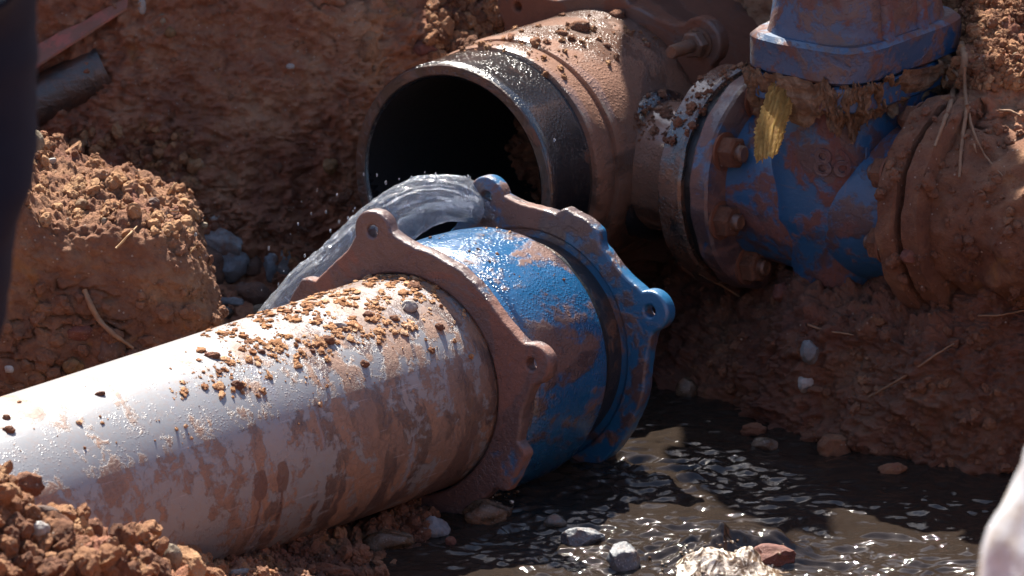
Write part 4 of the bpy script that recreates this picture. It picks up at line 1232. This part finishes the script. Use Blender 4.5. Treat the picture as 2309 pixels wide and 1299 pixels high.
# ------------------------------------------------------------------ stones and clods that can be told apart
# px, py, width, height (photograph pixels), colour, kind ('s' stone, 'c' clod), name, label, group
STONES = [
    # pile behind the earth block
    (500, 548, 112, 72, 'grey', 's', 'dark grey flat stone topmost of the pile behind the earth block', None),
    (515, 592, 92, 88, 'blue', 's', 'blue grey angular stone leaning in front of the dark flat one', None),
    (462, 612, 100, 118, 'brown', 's', 'large brown slab beside the right face of the earth block', None),
    (610, 606, 44, 74, 'blue', 's', 'pale pointed stone standing alone left of the water jet', None),
    (642, 592, 42, 72, 'grey', 's', 'grey stone just right of the pale pointed one by the water jet', None),
    (568, 602, 58, 50, 'brown', 's', 'small brown stone between the blue grey stone and the pale pointed one', None),
    (520, 680, 72, 24, 'grey', 's', 'thin light grey flat stone above the wet rounded one', None),
    (485, 707, 84, 44, 'wet', 's', 'wet dark rounded stone just above the grey pipe behind the earth block', None),
    (575, 665, 95, 72, 'brown', 's', 'muddy brown boulder under the pale pointed stone', None),
    (482, 493, 22, 14, 'white', 's', 'tiny pale pebble on the wall above the stone pile', 'pale pebbles above the stone pile'),
    (456, 490, 18, 13, 'white', 's', 'tiny pale pebble on the wall above the stone pile', 'pale pebbles above the stone pile'),
    (438, 529, 14, 12, 'white', 's', 'tiny pale pebble on the wall above the stone pile', 'pale pebbles above the stone pile'),
    (458, 508, 22, 16, 'tan', 's', 'tiny pale pebble on the wall above the stone pile', 'pale pebbles above the stone pile'),
    # foot of the earth block
    (180, 750, 64, 40, 'red', 's', 'upper red brown stone at the foot of the earth block', None),
    (196, 786, 52, 34, 'red', 's', 'lower red brown stone at the foot of the earth block', None),
    (252, 792, 68, 76, 'brown', 's', 'large pointed brown stone between earth block and grey pipe', None),
    (165, 826, 50, 46, 'ochre', 's', 'ochre pointed stone touching the top outline of the grey pipe', None),
    (130, 770, 42, 36, 'ochre', 'c', 'brown clod left of the upper red stone at the foot of the earth block', 'clods at the foot of the earth block'),
    (100, 806, 60, 46, 'brown', 'c', 'wide brown clod below the two red stones at the foot of the earth block', 'clods at the foot of the earth block'),
    (135, 812, 36, 28, 'brown', 'c', 'small clod between the wide brown clod and the ochre pointed stone', 'clods at the foot of the earth block'),
    (60, 826, 48, 34, 'red', 'c', 'reddish clod left of the wide brown clod near the left edge', 'clods at the foot of the earth block'),
    (330, 770, 50, 30, 'brown', 'c', 'lone clod at the right foot of the earth block above the grey pipe', 'clods at the foot of the earth block'),
    (20, 833, 22, 18, 'white', 's', 'small white pebble among the clods at the far left', None),
    (85, 856, 48, 36, 'ochre', 'c', 'sunlit ochre clod at the left end of the grey pipe', None),
    (28, 868, 70, 44, 'ochre', 'c', 'sunlit crumbly ochre lump at the left picture edge above the grey pipe', None),
    # on and in the earth block
    (66, 325, 66, 74, 'tan', 's', 'tan rounded stone on the high left corner of the earth block', None),
    (115, 363, 26, 13, 'white', 's', 'bright white chip on the sunlit top of the earth block', None),
    (226, 398, 42, 38, 'ochre', 'c', 'square sunlit clod standing on the back edge of the earth block', None),
    (180, 408, 34, 30, 'ochre', 'c', 'sunlit clod left of the square one on the earth block', None),
    (186, 466, 36, 36, 'ochre', 's', 'ochre oval stone set in the upper face of the earth block', None),
    (236, 500, 15, 20, 'tan', 's', 'small pale pebble in the face of the earth block', None),
    (347, 458, 32, 30, 'brown', 's', 'brown oval stone near the right corner of the earth block', None),
    (220, 438, 18, 18, 'ochre', 'c', 'small sunlit clod in the hollow of the earth block', 'small clods in the hollow of the earth block'),
    (290, 432, 20, 18, 'ochre', 'c', 'small sunlit clod in the hollow of the earth block', 'small clods in the hollow of the earth block'),
    (262, 415, 22, 18, 'ochre', 'c', 'small sunlit clod in the hollow of the earth block', 'small clods in the hollow of the earth block'),
    (330, 425, 30, 26, 'ochre', 'c', 'rounded clod on the right end of the sunlit earth block top', None),
    # on the grey pipe
    (922, 692, 42, 34, 'white', 's', 'white stone lying on the clay crust of the grey pipe', None),
    (766, 734, 36, 16, 'white', 's', 'flat white pebble lower on the crust of the grey pipe', None),
    (930, 655, 46, 42, 'red', 'c', 'red brown clod on the grey pipe under the coupling ring', None),
    (20, 970, 32, 22, 'ochre', 'c', 'ochre clod lying on the pale left end of the grey pipe', None),
    (14, 942, 20, 16, 'brown', 'c', 'small dark clod just above the ochre one on the left end of the grey pipe', None),
    (588, 698, 40, 26, 'tan', 's', 'tan stone at the top edge of the crust on the grey pipe', None),
    (740, 768, 34, 24, 'brown', 'c', 'small clod below the flat white pebble on the grey pipe', 'small clods on the grey pipe'),
    (480, 803, 40, 20, 'brown', 'c', 'clump of clay in the middle of the bright top of the grey pipe', 'small clods on the grey pipe'),
    (590, 794, 20, 14, 'brown', 'c', 'tiny clod right of the clump on the bright top of the grey pipe', 'small clods on the grey pipe'),
    (705, 792, 14, 12, 'ochre', 'c', 'tiny ochre clod with a long thin shadow on the grey pipe', 'small clods on the grey pipe'),
    (225, 889, 26, 14, 'brown', 'c', 'small clod alone on the far left of the bright grey pipe', 'small clods on the grey pipe'),
    (820, 822, 30, 20, 'brown', 'c', 'small wet clod low on the grey pipe below the clay crust', 'small clods on the grey pipe'),
    (830, 712, 26, 22, 'brown', 'c', 'small clod in the crust well left of the white stone', 'small clods on the grey pipe'),
    (888, 718, 24, 16, 'brown', 'c', 'small clod just below and left of the white stone on the pipe', 'small clods on the grey pipe'),
    (990, 738, 30, 20, 'brown', 'c', 'small clod right of the white stone, nearest the coupling ring', 'small clods on the grey pipe'),
    (535, 870, 34, 22, 'brown', 'c', 'wet clay clod low on the grey pipe where the bright top ends', 'small clods on the grey pipe'),
    # mound at the lower left
    (386, 1266, 52, 84, 'tan', 's', 'pale rounded cobble at the right foot of the front mound', None),
    (92, 1160, 104, 44, 'brown', 's', 'purplish brown slab lying across the front mound', None),
    (88, 1196, 56, 44, 'white', 's', 'whitish stone just under the purplish slab', None),
    (52, 1198, 22, 16, 'white', 's', 'small white pebble left of the whitish stone on the front mound', None),
    (4, 1222, 52, 70, 'white', 's', 'white rounded stone cut by the left picture edge', None),
    (30, 1256, 44, 36, 'tan', 's', 'light tan stone below the white one at the left picture edge', None),
    (60, 1094, 78, 62, 'ochre', 'c', 'dark shaded clod high on the front mound', None),
    (212, 1192, 44, 46, 'ochre', 'c', 'upright ochre clod on the crest of the front mound', None),
    (150, 1232, 64, 48, 'ochre', 'c', 'sunlit ochre clod in the middle of the front mound', None),
    (222, 1274, 78, 50, 'ochre', 'c', 'large sunlit ochre clod at the bottom of the front mound', None),
    (118, 1280, 76, 50, 'ochre', 'c', 'broad ochre clod at the bottom picture edge on the front mound', None),
    (272, 1294, 30, 20, 'white', 's', 'small white stone at the bottom picture edge below the front mound', None),
    (330, 1262, 52, 46, 'ochre', 'c', 'ochre clod beside the pale rounded cobble', None),
    (30, 1150, 46, 40, 'brown', 'c', 'grey brown clod left of the purplish slab', None),
    # stream bed in front of the coupling
    (872, 1226, 122, 72, 'wetbrown', 's', 'brown and white blotched stone under the grey pipe beside the stream', None),
    (975, 1196, 82, 66, 'blue', 's', 'bluish angular stone under the front ring of the coupling', None),
    (1100, 1158, 118, 74, 'wetbrown', 's', 'wet ochre boulder under the coupling with water running over it', None),
    (1312, 1216, 104, 56, 'speck', 's', 'dark speckled stone half under water left of the cobble', None),
    (1405, 1263, 76, 84, 'speck', 's', 'speckled blue grey cobble standing out of the stream', None),
    (1252, 1178, 54, 34, 'wet', 's', 'wet grey stone in the stream behind the dark speckled one', None),
    (1742, 1262, 112, 66, 'red', 's', 'dark red stone washed by the splashing stream', None),
    (1560, 1276, 66, 56, 'wetbrown', 's', 'brown stone in the splash between the cobble and the red stone', None),
    (1016, 1222, 26, 26, 'red', 's', 'small red pebble right of the bluish angular stone', None),
    (920, 1186, 56, 40, 'wetbrown', 's', 'small brown stone behind the blotched one under the grey pipe', None),
    (742, 1292, 124, 44, 'red', 'c', 'orange red clod at the bottom edge under the grey pipe', None),
    (810, 1246, 54, 44, 'brown', 'c', 'dark brown clod left of the blotched stone', None),
    (548, 1292, 64, 22, 'grey', 's', 'flat grey stone at the bottom edge in the shade of the grey pipe', None),
    # right bank
    (1826, 796, 44, 60, 'grey', 's', 'grey oval pebble high in the shaded right bank', None),
    (1818, 862, 40, 50, 'white', 's', 'pinkish pale pebble below the grey oval one in the right bank', None),
    (1548, 882, 54, 58, 'wetbrown', 's', 'grey brown oval stone at the water behind the coupling', None),
    (1762, 660, 40, 50, 'red', 's', 'reddish angular stone in the bank below the valve', None),
    (1700, 622, 60, 44, 'brown', 'c', 'muddy clod under the tee side flange of the valve', None),
    (2052, 578, 46, 36, 'red', 's', 'pinkish clay flake stuck to the right flange of the valve', None),
    (2236, 168, 62, 54, 'tan', 's', 'round tan stone in the bank right of the roots', None),
    (1722, 1004, 62, 36, 'wetbrown', 's', 'low brown stone at the water edge of the right bank', None),
    (1700, 970, 62, 36, 'brown', 'c', 'wet clod just behind the low brown stone at the water edge', None),
    (1880, 1010, 80, 62, 'ochre', 'c', 'greenish ochre lump at the foot of the right bank', None),
    (2010, 1060, 70, 36, 'ochre', 'c', 'ochre lump at the foot of the right bank near its middle', None),
    (1960, 740, 70, 54, 'brown', 'c', 'brown lump at the bottom of the right flange', None),
    (2118, 178, 18, 34, 'white', 's', 'pale stone shard wedged right of the valve', 'pale shards right of the valve'),
    (2140, 172, 16, 34, 'white', 's', 'pale stone shard wedged right of the valve', 'pale shards right of the valve'),
    (2180, 62, 26, 12, 'white', 's', 'small white chip on the sunlit bank edge at the top right', None),
    (2292, 128, 20, 22, 'tan', 's', 'tan pebble at the right picture edge among sunlit crumbs', None),
    # top of the picture
    (320, 14, 20, 40, 'white', 's', 'white oblong stone at the top edge above the left wall', None),
    (366, 45, 22, 30, 'tan', 's', 'tan oblong pebble right of the white oblong stone', None),
    (384, 74, 26, 26, 'ochre', 's', 'ochre pebble in the wall below the tan oblong one', None),
    (836, 38, 48, 30, 'ochre', 'c', 'ochre clod catching the sun on the wall left of the tee', None),
    (830, 112, 50, 90, 'ochre', 'c', 'long ochre lump hanging on the wall below the sunlit clod', None),
    (1524, 117, 28, 18, 'white', 's', 'white pebble on the tee below the rusty bolt', None),
    (1308, 62, 52, 36, 'red', 'c', 'biggest red brown clod on the crown of the tee', None),
    (1392, 34, 36, 26, 'red', 'c', 'red brown clod on the far end of the tee crown', None),
    (1368, 104, 20, 16, 'red', 'c', 'small red brown clod low on the right of the tee crown', None),
    (1192, 46, 32, 26, 'red', 'c', 'red brown clod on the left of the tee crown', None),
    (1268, 76, 26, 18, 'red', 'c', 'dark clod just left of the biggest one on the tee crown', None),
    (1120, 10, 38, 28, 'red', 'c', 'red clod at the top edge behind the tee', None),
    (960, 110, 60, 40, 'red', 's', 'pinkish red stone in the wall left of the black pipe end', None),
    (745, 375, 36, 40, 'ochre', 's', 'ochre pebble in the wall left of the open pipe', None),
    (655, 150, 20, 14, 'white', 's', 'pale fleck of stone high on the shaded wall', None),
]


CARRY = ('trench_ground', 'earth_block', 'pipe_wall', 'body', 'shoulder', 'far_side_flange', 'pipe_flange', 'water')


def put_stones():
    for k, (px, py, w_, h_, colr, kind, lab, grp) in enumerate(STONES):
        hh = hit(px, min(py + h_ * .15, 1320), only=CARRY if k > 8 else ('trench_ground',))
        if hh is None: continue
        loc, nor, ob = hh
        s = scale_at(loc)
        mat = ST[colr] if kind == 's' else M_clod
        r = np.random.default_rng(900 + k)
        small = max(w_, h_) < 30
        v, f = rock(100 + k, 14 if colr in ('grey', 'blue', 'brown', 'red') else 9 if colr not in ('tan', 'white') else 5, .10, 3 if small else 4, .70 if colr not in ('tan',) else .85) if kind == 's' else clod(100 + k, 3 if small else 4)
        v = v / (v.max(0) - v.min(0)) * 2
        dim = np.array([w_ * s / 2, min(w_, h_) * s / 2 * r.uniform(.8, 1.0), h_ * s / 2])
        yaw = r.uniform(-.25, .25); tl = r.uniform(-.2, .2)
        v = v * dim
        Rm = Matrix.Rotation(tl, 3, 'Y') @ Matrix.Rotation(yaw, 3, 'Z')
        v = v @ np.array(Rm).T
        # sink it a little into what carries it: the face towards the camera stands proud
        c = P(px, py, 0) - Vector(CAM); c.normalize()
        centre = Vector(CAM) + c * ((loc - Vector(CAM)).length + dim[1] * .15)
        me = mesh('stone' if kind == 's' else 'clod', v, f, mat)
        if kind == 's': shade_auto(me, 28)
        nm = 'pebble' if kind == 's' and w_ < 30 else ('stone' if kind == 's' else 'clay_clod')
        o = obj(nm, me, None, Matrix.Translation(centre))
        tag(o, lab, 'stone' if kind == 's' else 'clod', grp)


put_stones()

# ------------------------------------------------------------------ roots and stalks


def strand(name, pts, rad, mat, label, cat, group=None, off=.006, W=None, rough=.0012, seed=1):
    q = []
    for p in pts:
        if len(p) == 3: q.append(P(*p)); continue
        h_ = hit(p[0], p[1])
        if h_ is None: continue
        q.append(h_[0] - ray(*p) * off)
    if len(q) < 2: return
    # damp jumps in depth
    o = obj(name, tube(name, q, rad, mat, 8, rough, seed))
    return tag(o, label, cat, group)


bpy.context.view_layer.update()
ROOTS = [
    ([(2168, 98), (2176, 130), (2172, 165), (2150, 205), (2142, 240), (2125, 285), (2108, 330)], [.0045, .006, .0055, .005, .004, .003, .002], 'thick sunlit root hanging in front of the bank right of the valve'),
    ([(2174, 150), (2176, 200), (2180, 240), (2172, 300), (2166, 350), (2164, 400)], [.003, .003, .003, .003, .0025, .002], 'thin brown root hanging straight down beside the thick sunlit one'),
    ([(2180, 235), (2188, 290), (2198, 330), (2202, 345)], [.0025, .002, .002, .001], 'short side root curving right from the thin hanging one'),
    ([(2186, 230), (2186, 270), (2200, 310), (2220, 350), (2262, 398)], [.002, .002, .002, .0015, .001], 'fine root running down to the right across the bank'),
    ([(2140, 150), (2155, 165), (2163, 173)], [.003, .0025, .002], 'stubby side shoot on the thick sunlit root'),
    ([(2252, 248), (2280, 250), (2302, 262)], [.002, .002, .0015], 'pale sunlit rootlet at the right edge of the bank'),
    ([(1522, 590), (1570, 612), (1620, 640), (1668, 668)], [.0022, .002, .002, .0015], 'straight rootlet in the dark bank below the tee branch'),
    ([(1820, 732), (1850, 742), (1890, 750), (1924, 756)], [.0018, .0018, .0015, .001], 'pale wavy rootlet across the bank below the valve'),
    ([(1960, 895), (2040, 850), (2110, 800), (2150, 775)], [.0018, .002, .0018, .0012], 'long reddish rootlet slanting up the right bank'),
    ([(2205, 712), (2250, 712), (2309, 700)], [.0015, .0015, .0015], 'rootlet at the right edge of the bank below the buried pipe'),
    ([(190, 655), (205, 690), (225, 725), (250, 750), (300, 785)], [.004, .0045, .004, .0035, .002], 'brown root crossing the foot of the earth block'),
    ([(262, 560), (290, 530), (310, 510)], [.0015, .0015, .001], 'fine straw coloured rootlet in the face of the earth block'),
]
for k, (p, r_, lab) in enumerate(ROOTS):
    strand('root', p, r_, M_root if k != 11 else M_straw, lab, 'root', None, .006, seed=k)
STEMS = [
    ([(380, 437, .14), (386, 428, .13), (393, 416, .13), (399, 412, .13)], 'thin stalk sticking up from the right top corner of the earth block'),
    ([(385, 475, .13), (394, 476, .12), (404, 476, .12)], 'short stalk sticking out sideways below the corner of the earth block'),
    ([(402, 600, .12), (418, 585, .11), (430, 568, .10), (442, 555, .10)], 'long pale stalk slanting from the right face of the earth block'),
    ([(408, 583, .12), (426, 583, .11), (428, 590, .11)], 'bent stalk crossing the long pale one on the earth block'),
]
for p, lab in STEMS:
    q = [P(*x) for x in p]
    tag(obj('stalk', tube('stalk', q, [.0016, .0015, .0013, .001][:len(q)], M_straw, 6)), lab, 'stalk')

bpy.context.view_layer.update()
worker()
sack()
V, F = [], []
dv, df = ICO[2]
for cx_, cy_, n_, sp_ in ((1590, 1258, 70, 40), (1668, 1272, 60, 42), (1530, 1285, 30, 30), (1120, 1105, 30, 24)):
    for _ in range(n_):
        px_ = rnd.gauss(cx_, sp_); py_ = rnd.gauss(cy_, sp_ * .55)
        h_ = hit(px_, min(py_, 1330), only=('water', 'stone', 'pebble'))
        if h_ is None: continue
        r_ = .0007 * 5.5 ** (rnd.random() ** 2)
        V.append(dv * [r_, r_, r_ * .7] + np.array(h_[0]) + np.array([0, -.004 * rnd.random(), abs(rnd.gauss(0, .006 if n_ > 150 else .002))])); F.append(df + len(df) // 80 * 0 + (len(V) - 1) * len(dv))
# the broken crest of water over the stones in the stream
cs = hit(1632, 1268, only=('water',))[0]
U, W_ = np.meshgrid(np.linspace(-.10, .10, 170), np.linspace(-.075, .075, 130), indexing='ij')
q = np.c_[U.ravel(), W_.ravel(), np.zeros(U.size)]
g_ = np.exp(-((q[:, 0] + .028) ** 2 / .0011 + q[:, 1] ** 2 / .0014)) + .9 * np.exp(-((q[:, 0] - .030) ** 2 / .0012 + (q[:, 1] - .01) ** 2 / .0011))
hgt = g_ * (.024 + .022 * fbm(q * np.array([24, 16, 1]), 2, 4) + .008 * np.abs(fbm(q * 55, 2, 5))) - .006 + .012 * np.clip(g_, 0, .5)
q[:, 2] = hgt
V.append(q + np.array([cs.x, cs.y, WATER_Z])); F.append(grid_faces(170, 130)[:, [0, 1, 2]] + sum(len(x) for x in V[:-1])); F.append(grid_faces(170, 130)[:, [0, 2, 3]] + sum(len(x) for x in V[:-1]))
tag(obj('water_splash', mesh('water_splash', np.concatenate(V), np.concatenate(F), M_foam)), kind='stuff')

# ------------------------------------------------------------------ torn wood on the valve
nu, nv = 26, 90
U, V = np.meshgrid(np.linspace(-1, 1, nu), np.linspace(0, 1, nv), indexing='ij')
q = np.c_[U.ravel() * 2, V.ravel() * 3, np.zeros(U.size)]
wd = np.interp(V, [0, .25, .5, .72, .88, 1], [1.0, 1.0, 1.0, .95, .85, .60]) * (1 + .12 * fbm(q * np.array([.4, 9, 1]), 4, 2, .6).reshape(U.shape) * 1.5)
cx = np.interp(V, [0, .3, .6, 1], [1768, 1752, 1738, 1732]); hw = 24
px = cx + U * (hw + 12) * wd + np.interp(V, [0, 1], [4, -4]); py = 186 + V * 172 - U * 9 * V
py = py + np.where(V > .95, fbm(np.c_[U.ravel() * 6, V.ravel() * 0, V.ravel() * 0], 2, 4).reshape(U.shape) * 14, 0)
ridge = fbm(np.c_[U.ravel() * 7, V.ravel() * 1.3, np.zeros(U.size)], 4, 6, .6).reshape(U.shape) * .006
Wd = .235 + ridge + .01 * U ** 2 - .075 * V
front = np.array([tuple(P(a, b, c_)) for a, b, c_ in zip(px.ravel(), py.ravel(), Wd.ravel())])
back = front + FW * .005
n_ = nu * nv
edge = np.r_[np.arange(nv), (np.arange(1, nu) * nv + nv - 1), ((nu - 1) * nv + np.arange(nv - 2, -1, -1)), (np.arange(nu - 2, 0, -1) * nv)]
ef = np.c_[edge, np.roll(edge, -1), np.roll(edge, -1) + n_, edge + n_]
org = np.array(tuple(P(1750, 270, .28)))
Mw = frame(Vector(org), (0, 0, 1), (0, 1, 0))
tag(obj('wood_splinter', mesh('wood_splinter', np.r_[front, back] - org, [grid_faces(nu, nv), grid_faces(nu, nv)[:, ::-1] + n_, ef], M_wood), None, Matrix.Translation(Vector(org))),
    'torn yellow wood strip glowing in the sun on the left side of the valve', 'wood strip')

# ------------------------------------------------------------------ black pipe and red plastic in the wall, top left
h1 = hit(60, 240, only=('trench_ground',)); h2 = hit(235, 150, only=('trench_ground',))
if h1 and h2:
    a, b = h1[0] - Vector(FW) * .006, h2[0] + Vector(FW) * .030
    ax = (b - a).normalized()
    a = a - ax * .35
    t = thing('black_pipe', 'short black pipe poking out of the wall behind the navy trouser leg', 'pipe', frame(b, (a - b).normalized()))
    L = (b - a).length
    obj('pipe_wall', lathe('pipe_wall', [(0, .033), (0, .037), (L, .037), (L, .033)], M_lip, 64, True, .0015), t)
h1 = hit(70, 165, only=('trench_ground',)); h2 = hit(288, 22, only=('trench_ground',))
if h1 and h2:
    a, b = h1[0] - Vector(FW) * .035, h2[0] - Vector(FW) * .012
    ax = (b - a).normalized(); a = a - ax * .3
    n_ = 60
    V = []
    up = Vector((0, .75, .66))
    for k in range(n_):
        t = k / (n_ - 1); p = a + (b - a) * t
        w0 = .075 * (1 - .75 * t)
        wv = float(perlin(np.array([[t * 9, 1, 2]]))[0]) * .006
        V += [p + Vector((0, 0, wv * .2)), p + up * w0 + Vector((0, 0, wv)), p + up * w0 + Vector((0, 0, wv + .004)), p + Vector((0, 0, wv * .2 + .004))]
    V = np.array([tuple(x) for x in V])
    org = np.array(tuple((a + b) / 2))
    o = obj('red_plastic_sheet', mesh('red_plastic_sheet', V - org, [grid_faces(n_, 4, False, True), np.array([[0, 1, 2, 3]]), np.array([[4 * n_ - 1, 4 * n_ - 2, 4 * n_ - 3, 4 * n_ - 4]])], M_red), None, Matrix.Translation(Vector(org)))
    shade_auto(o.data, 30)
    tag(o, 'straight red plastic edge sticking out of the wall above the black pipe', 'plastic sheet')
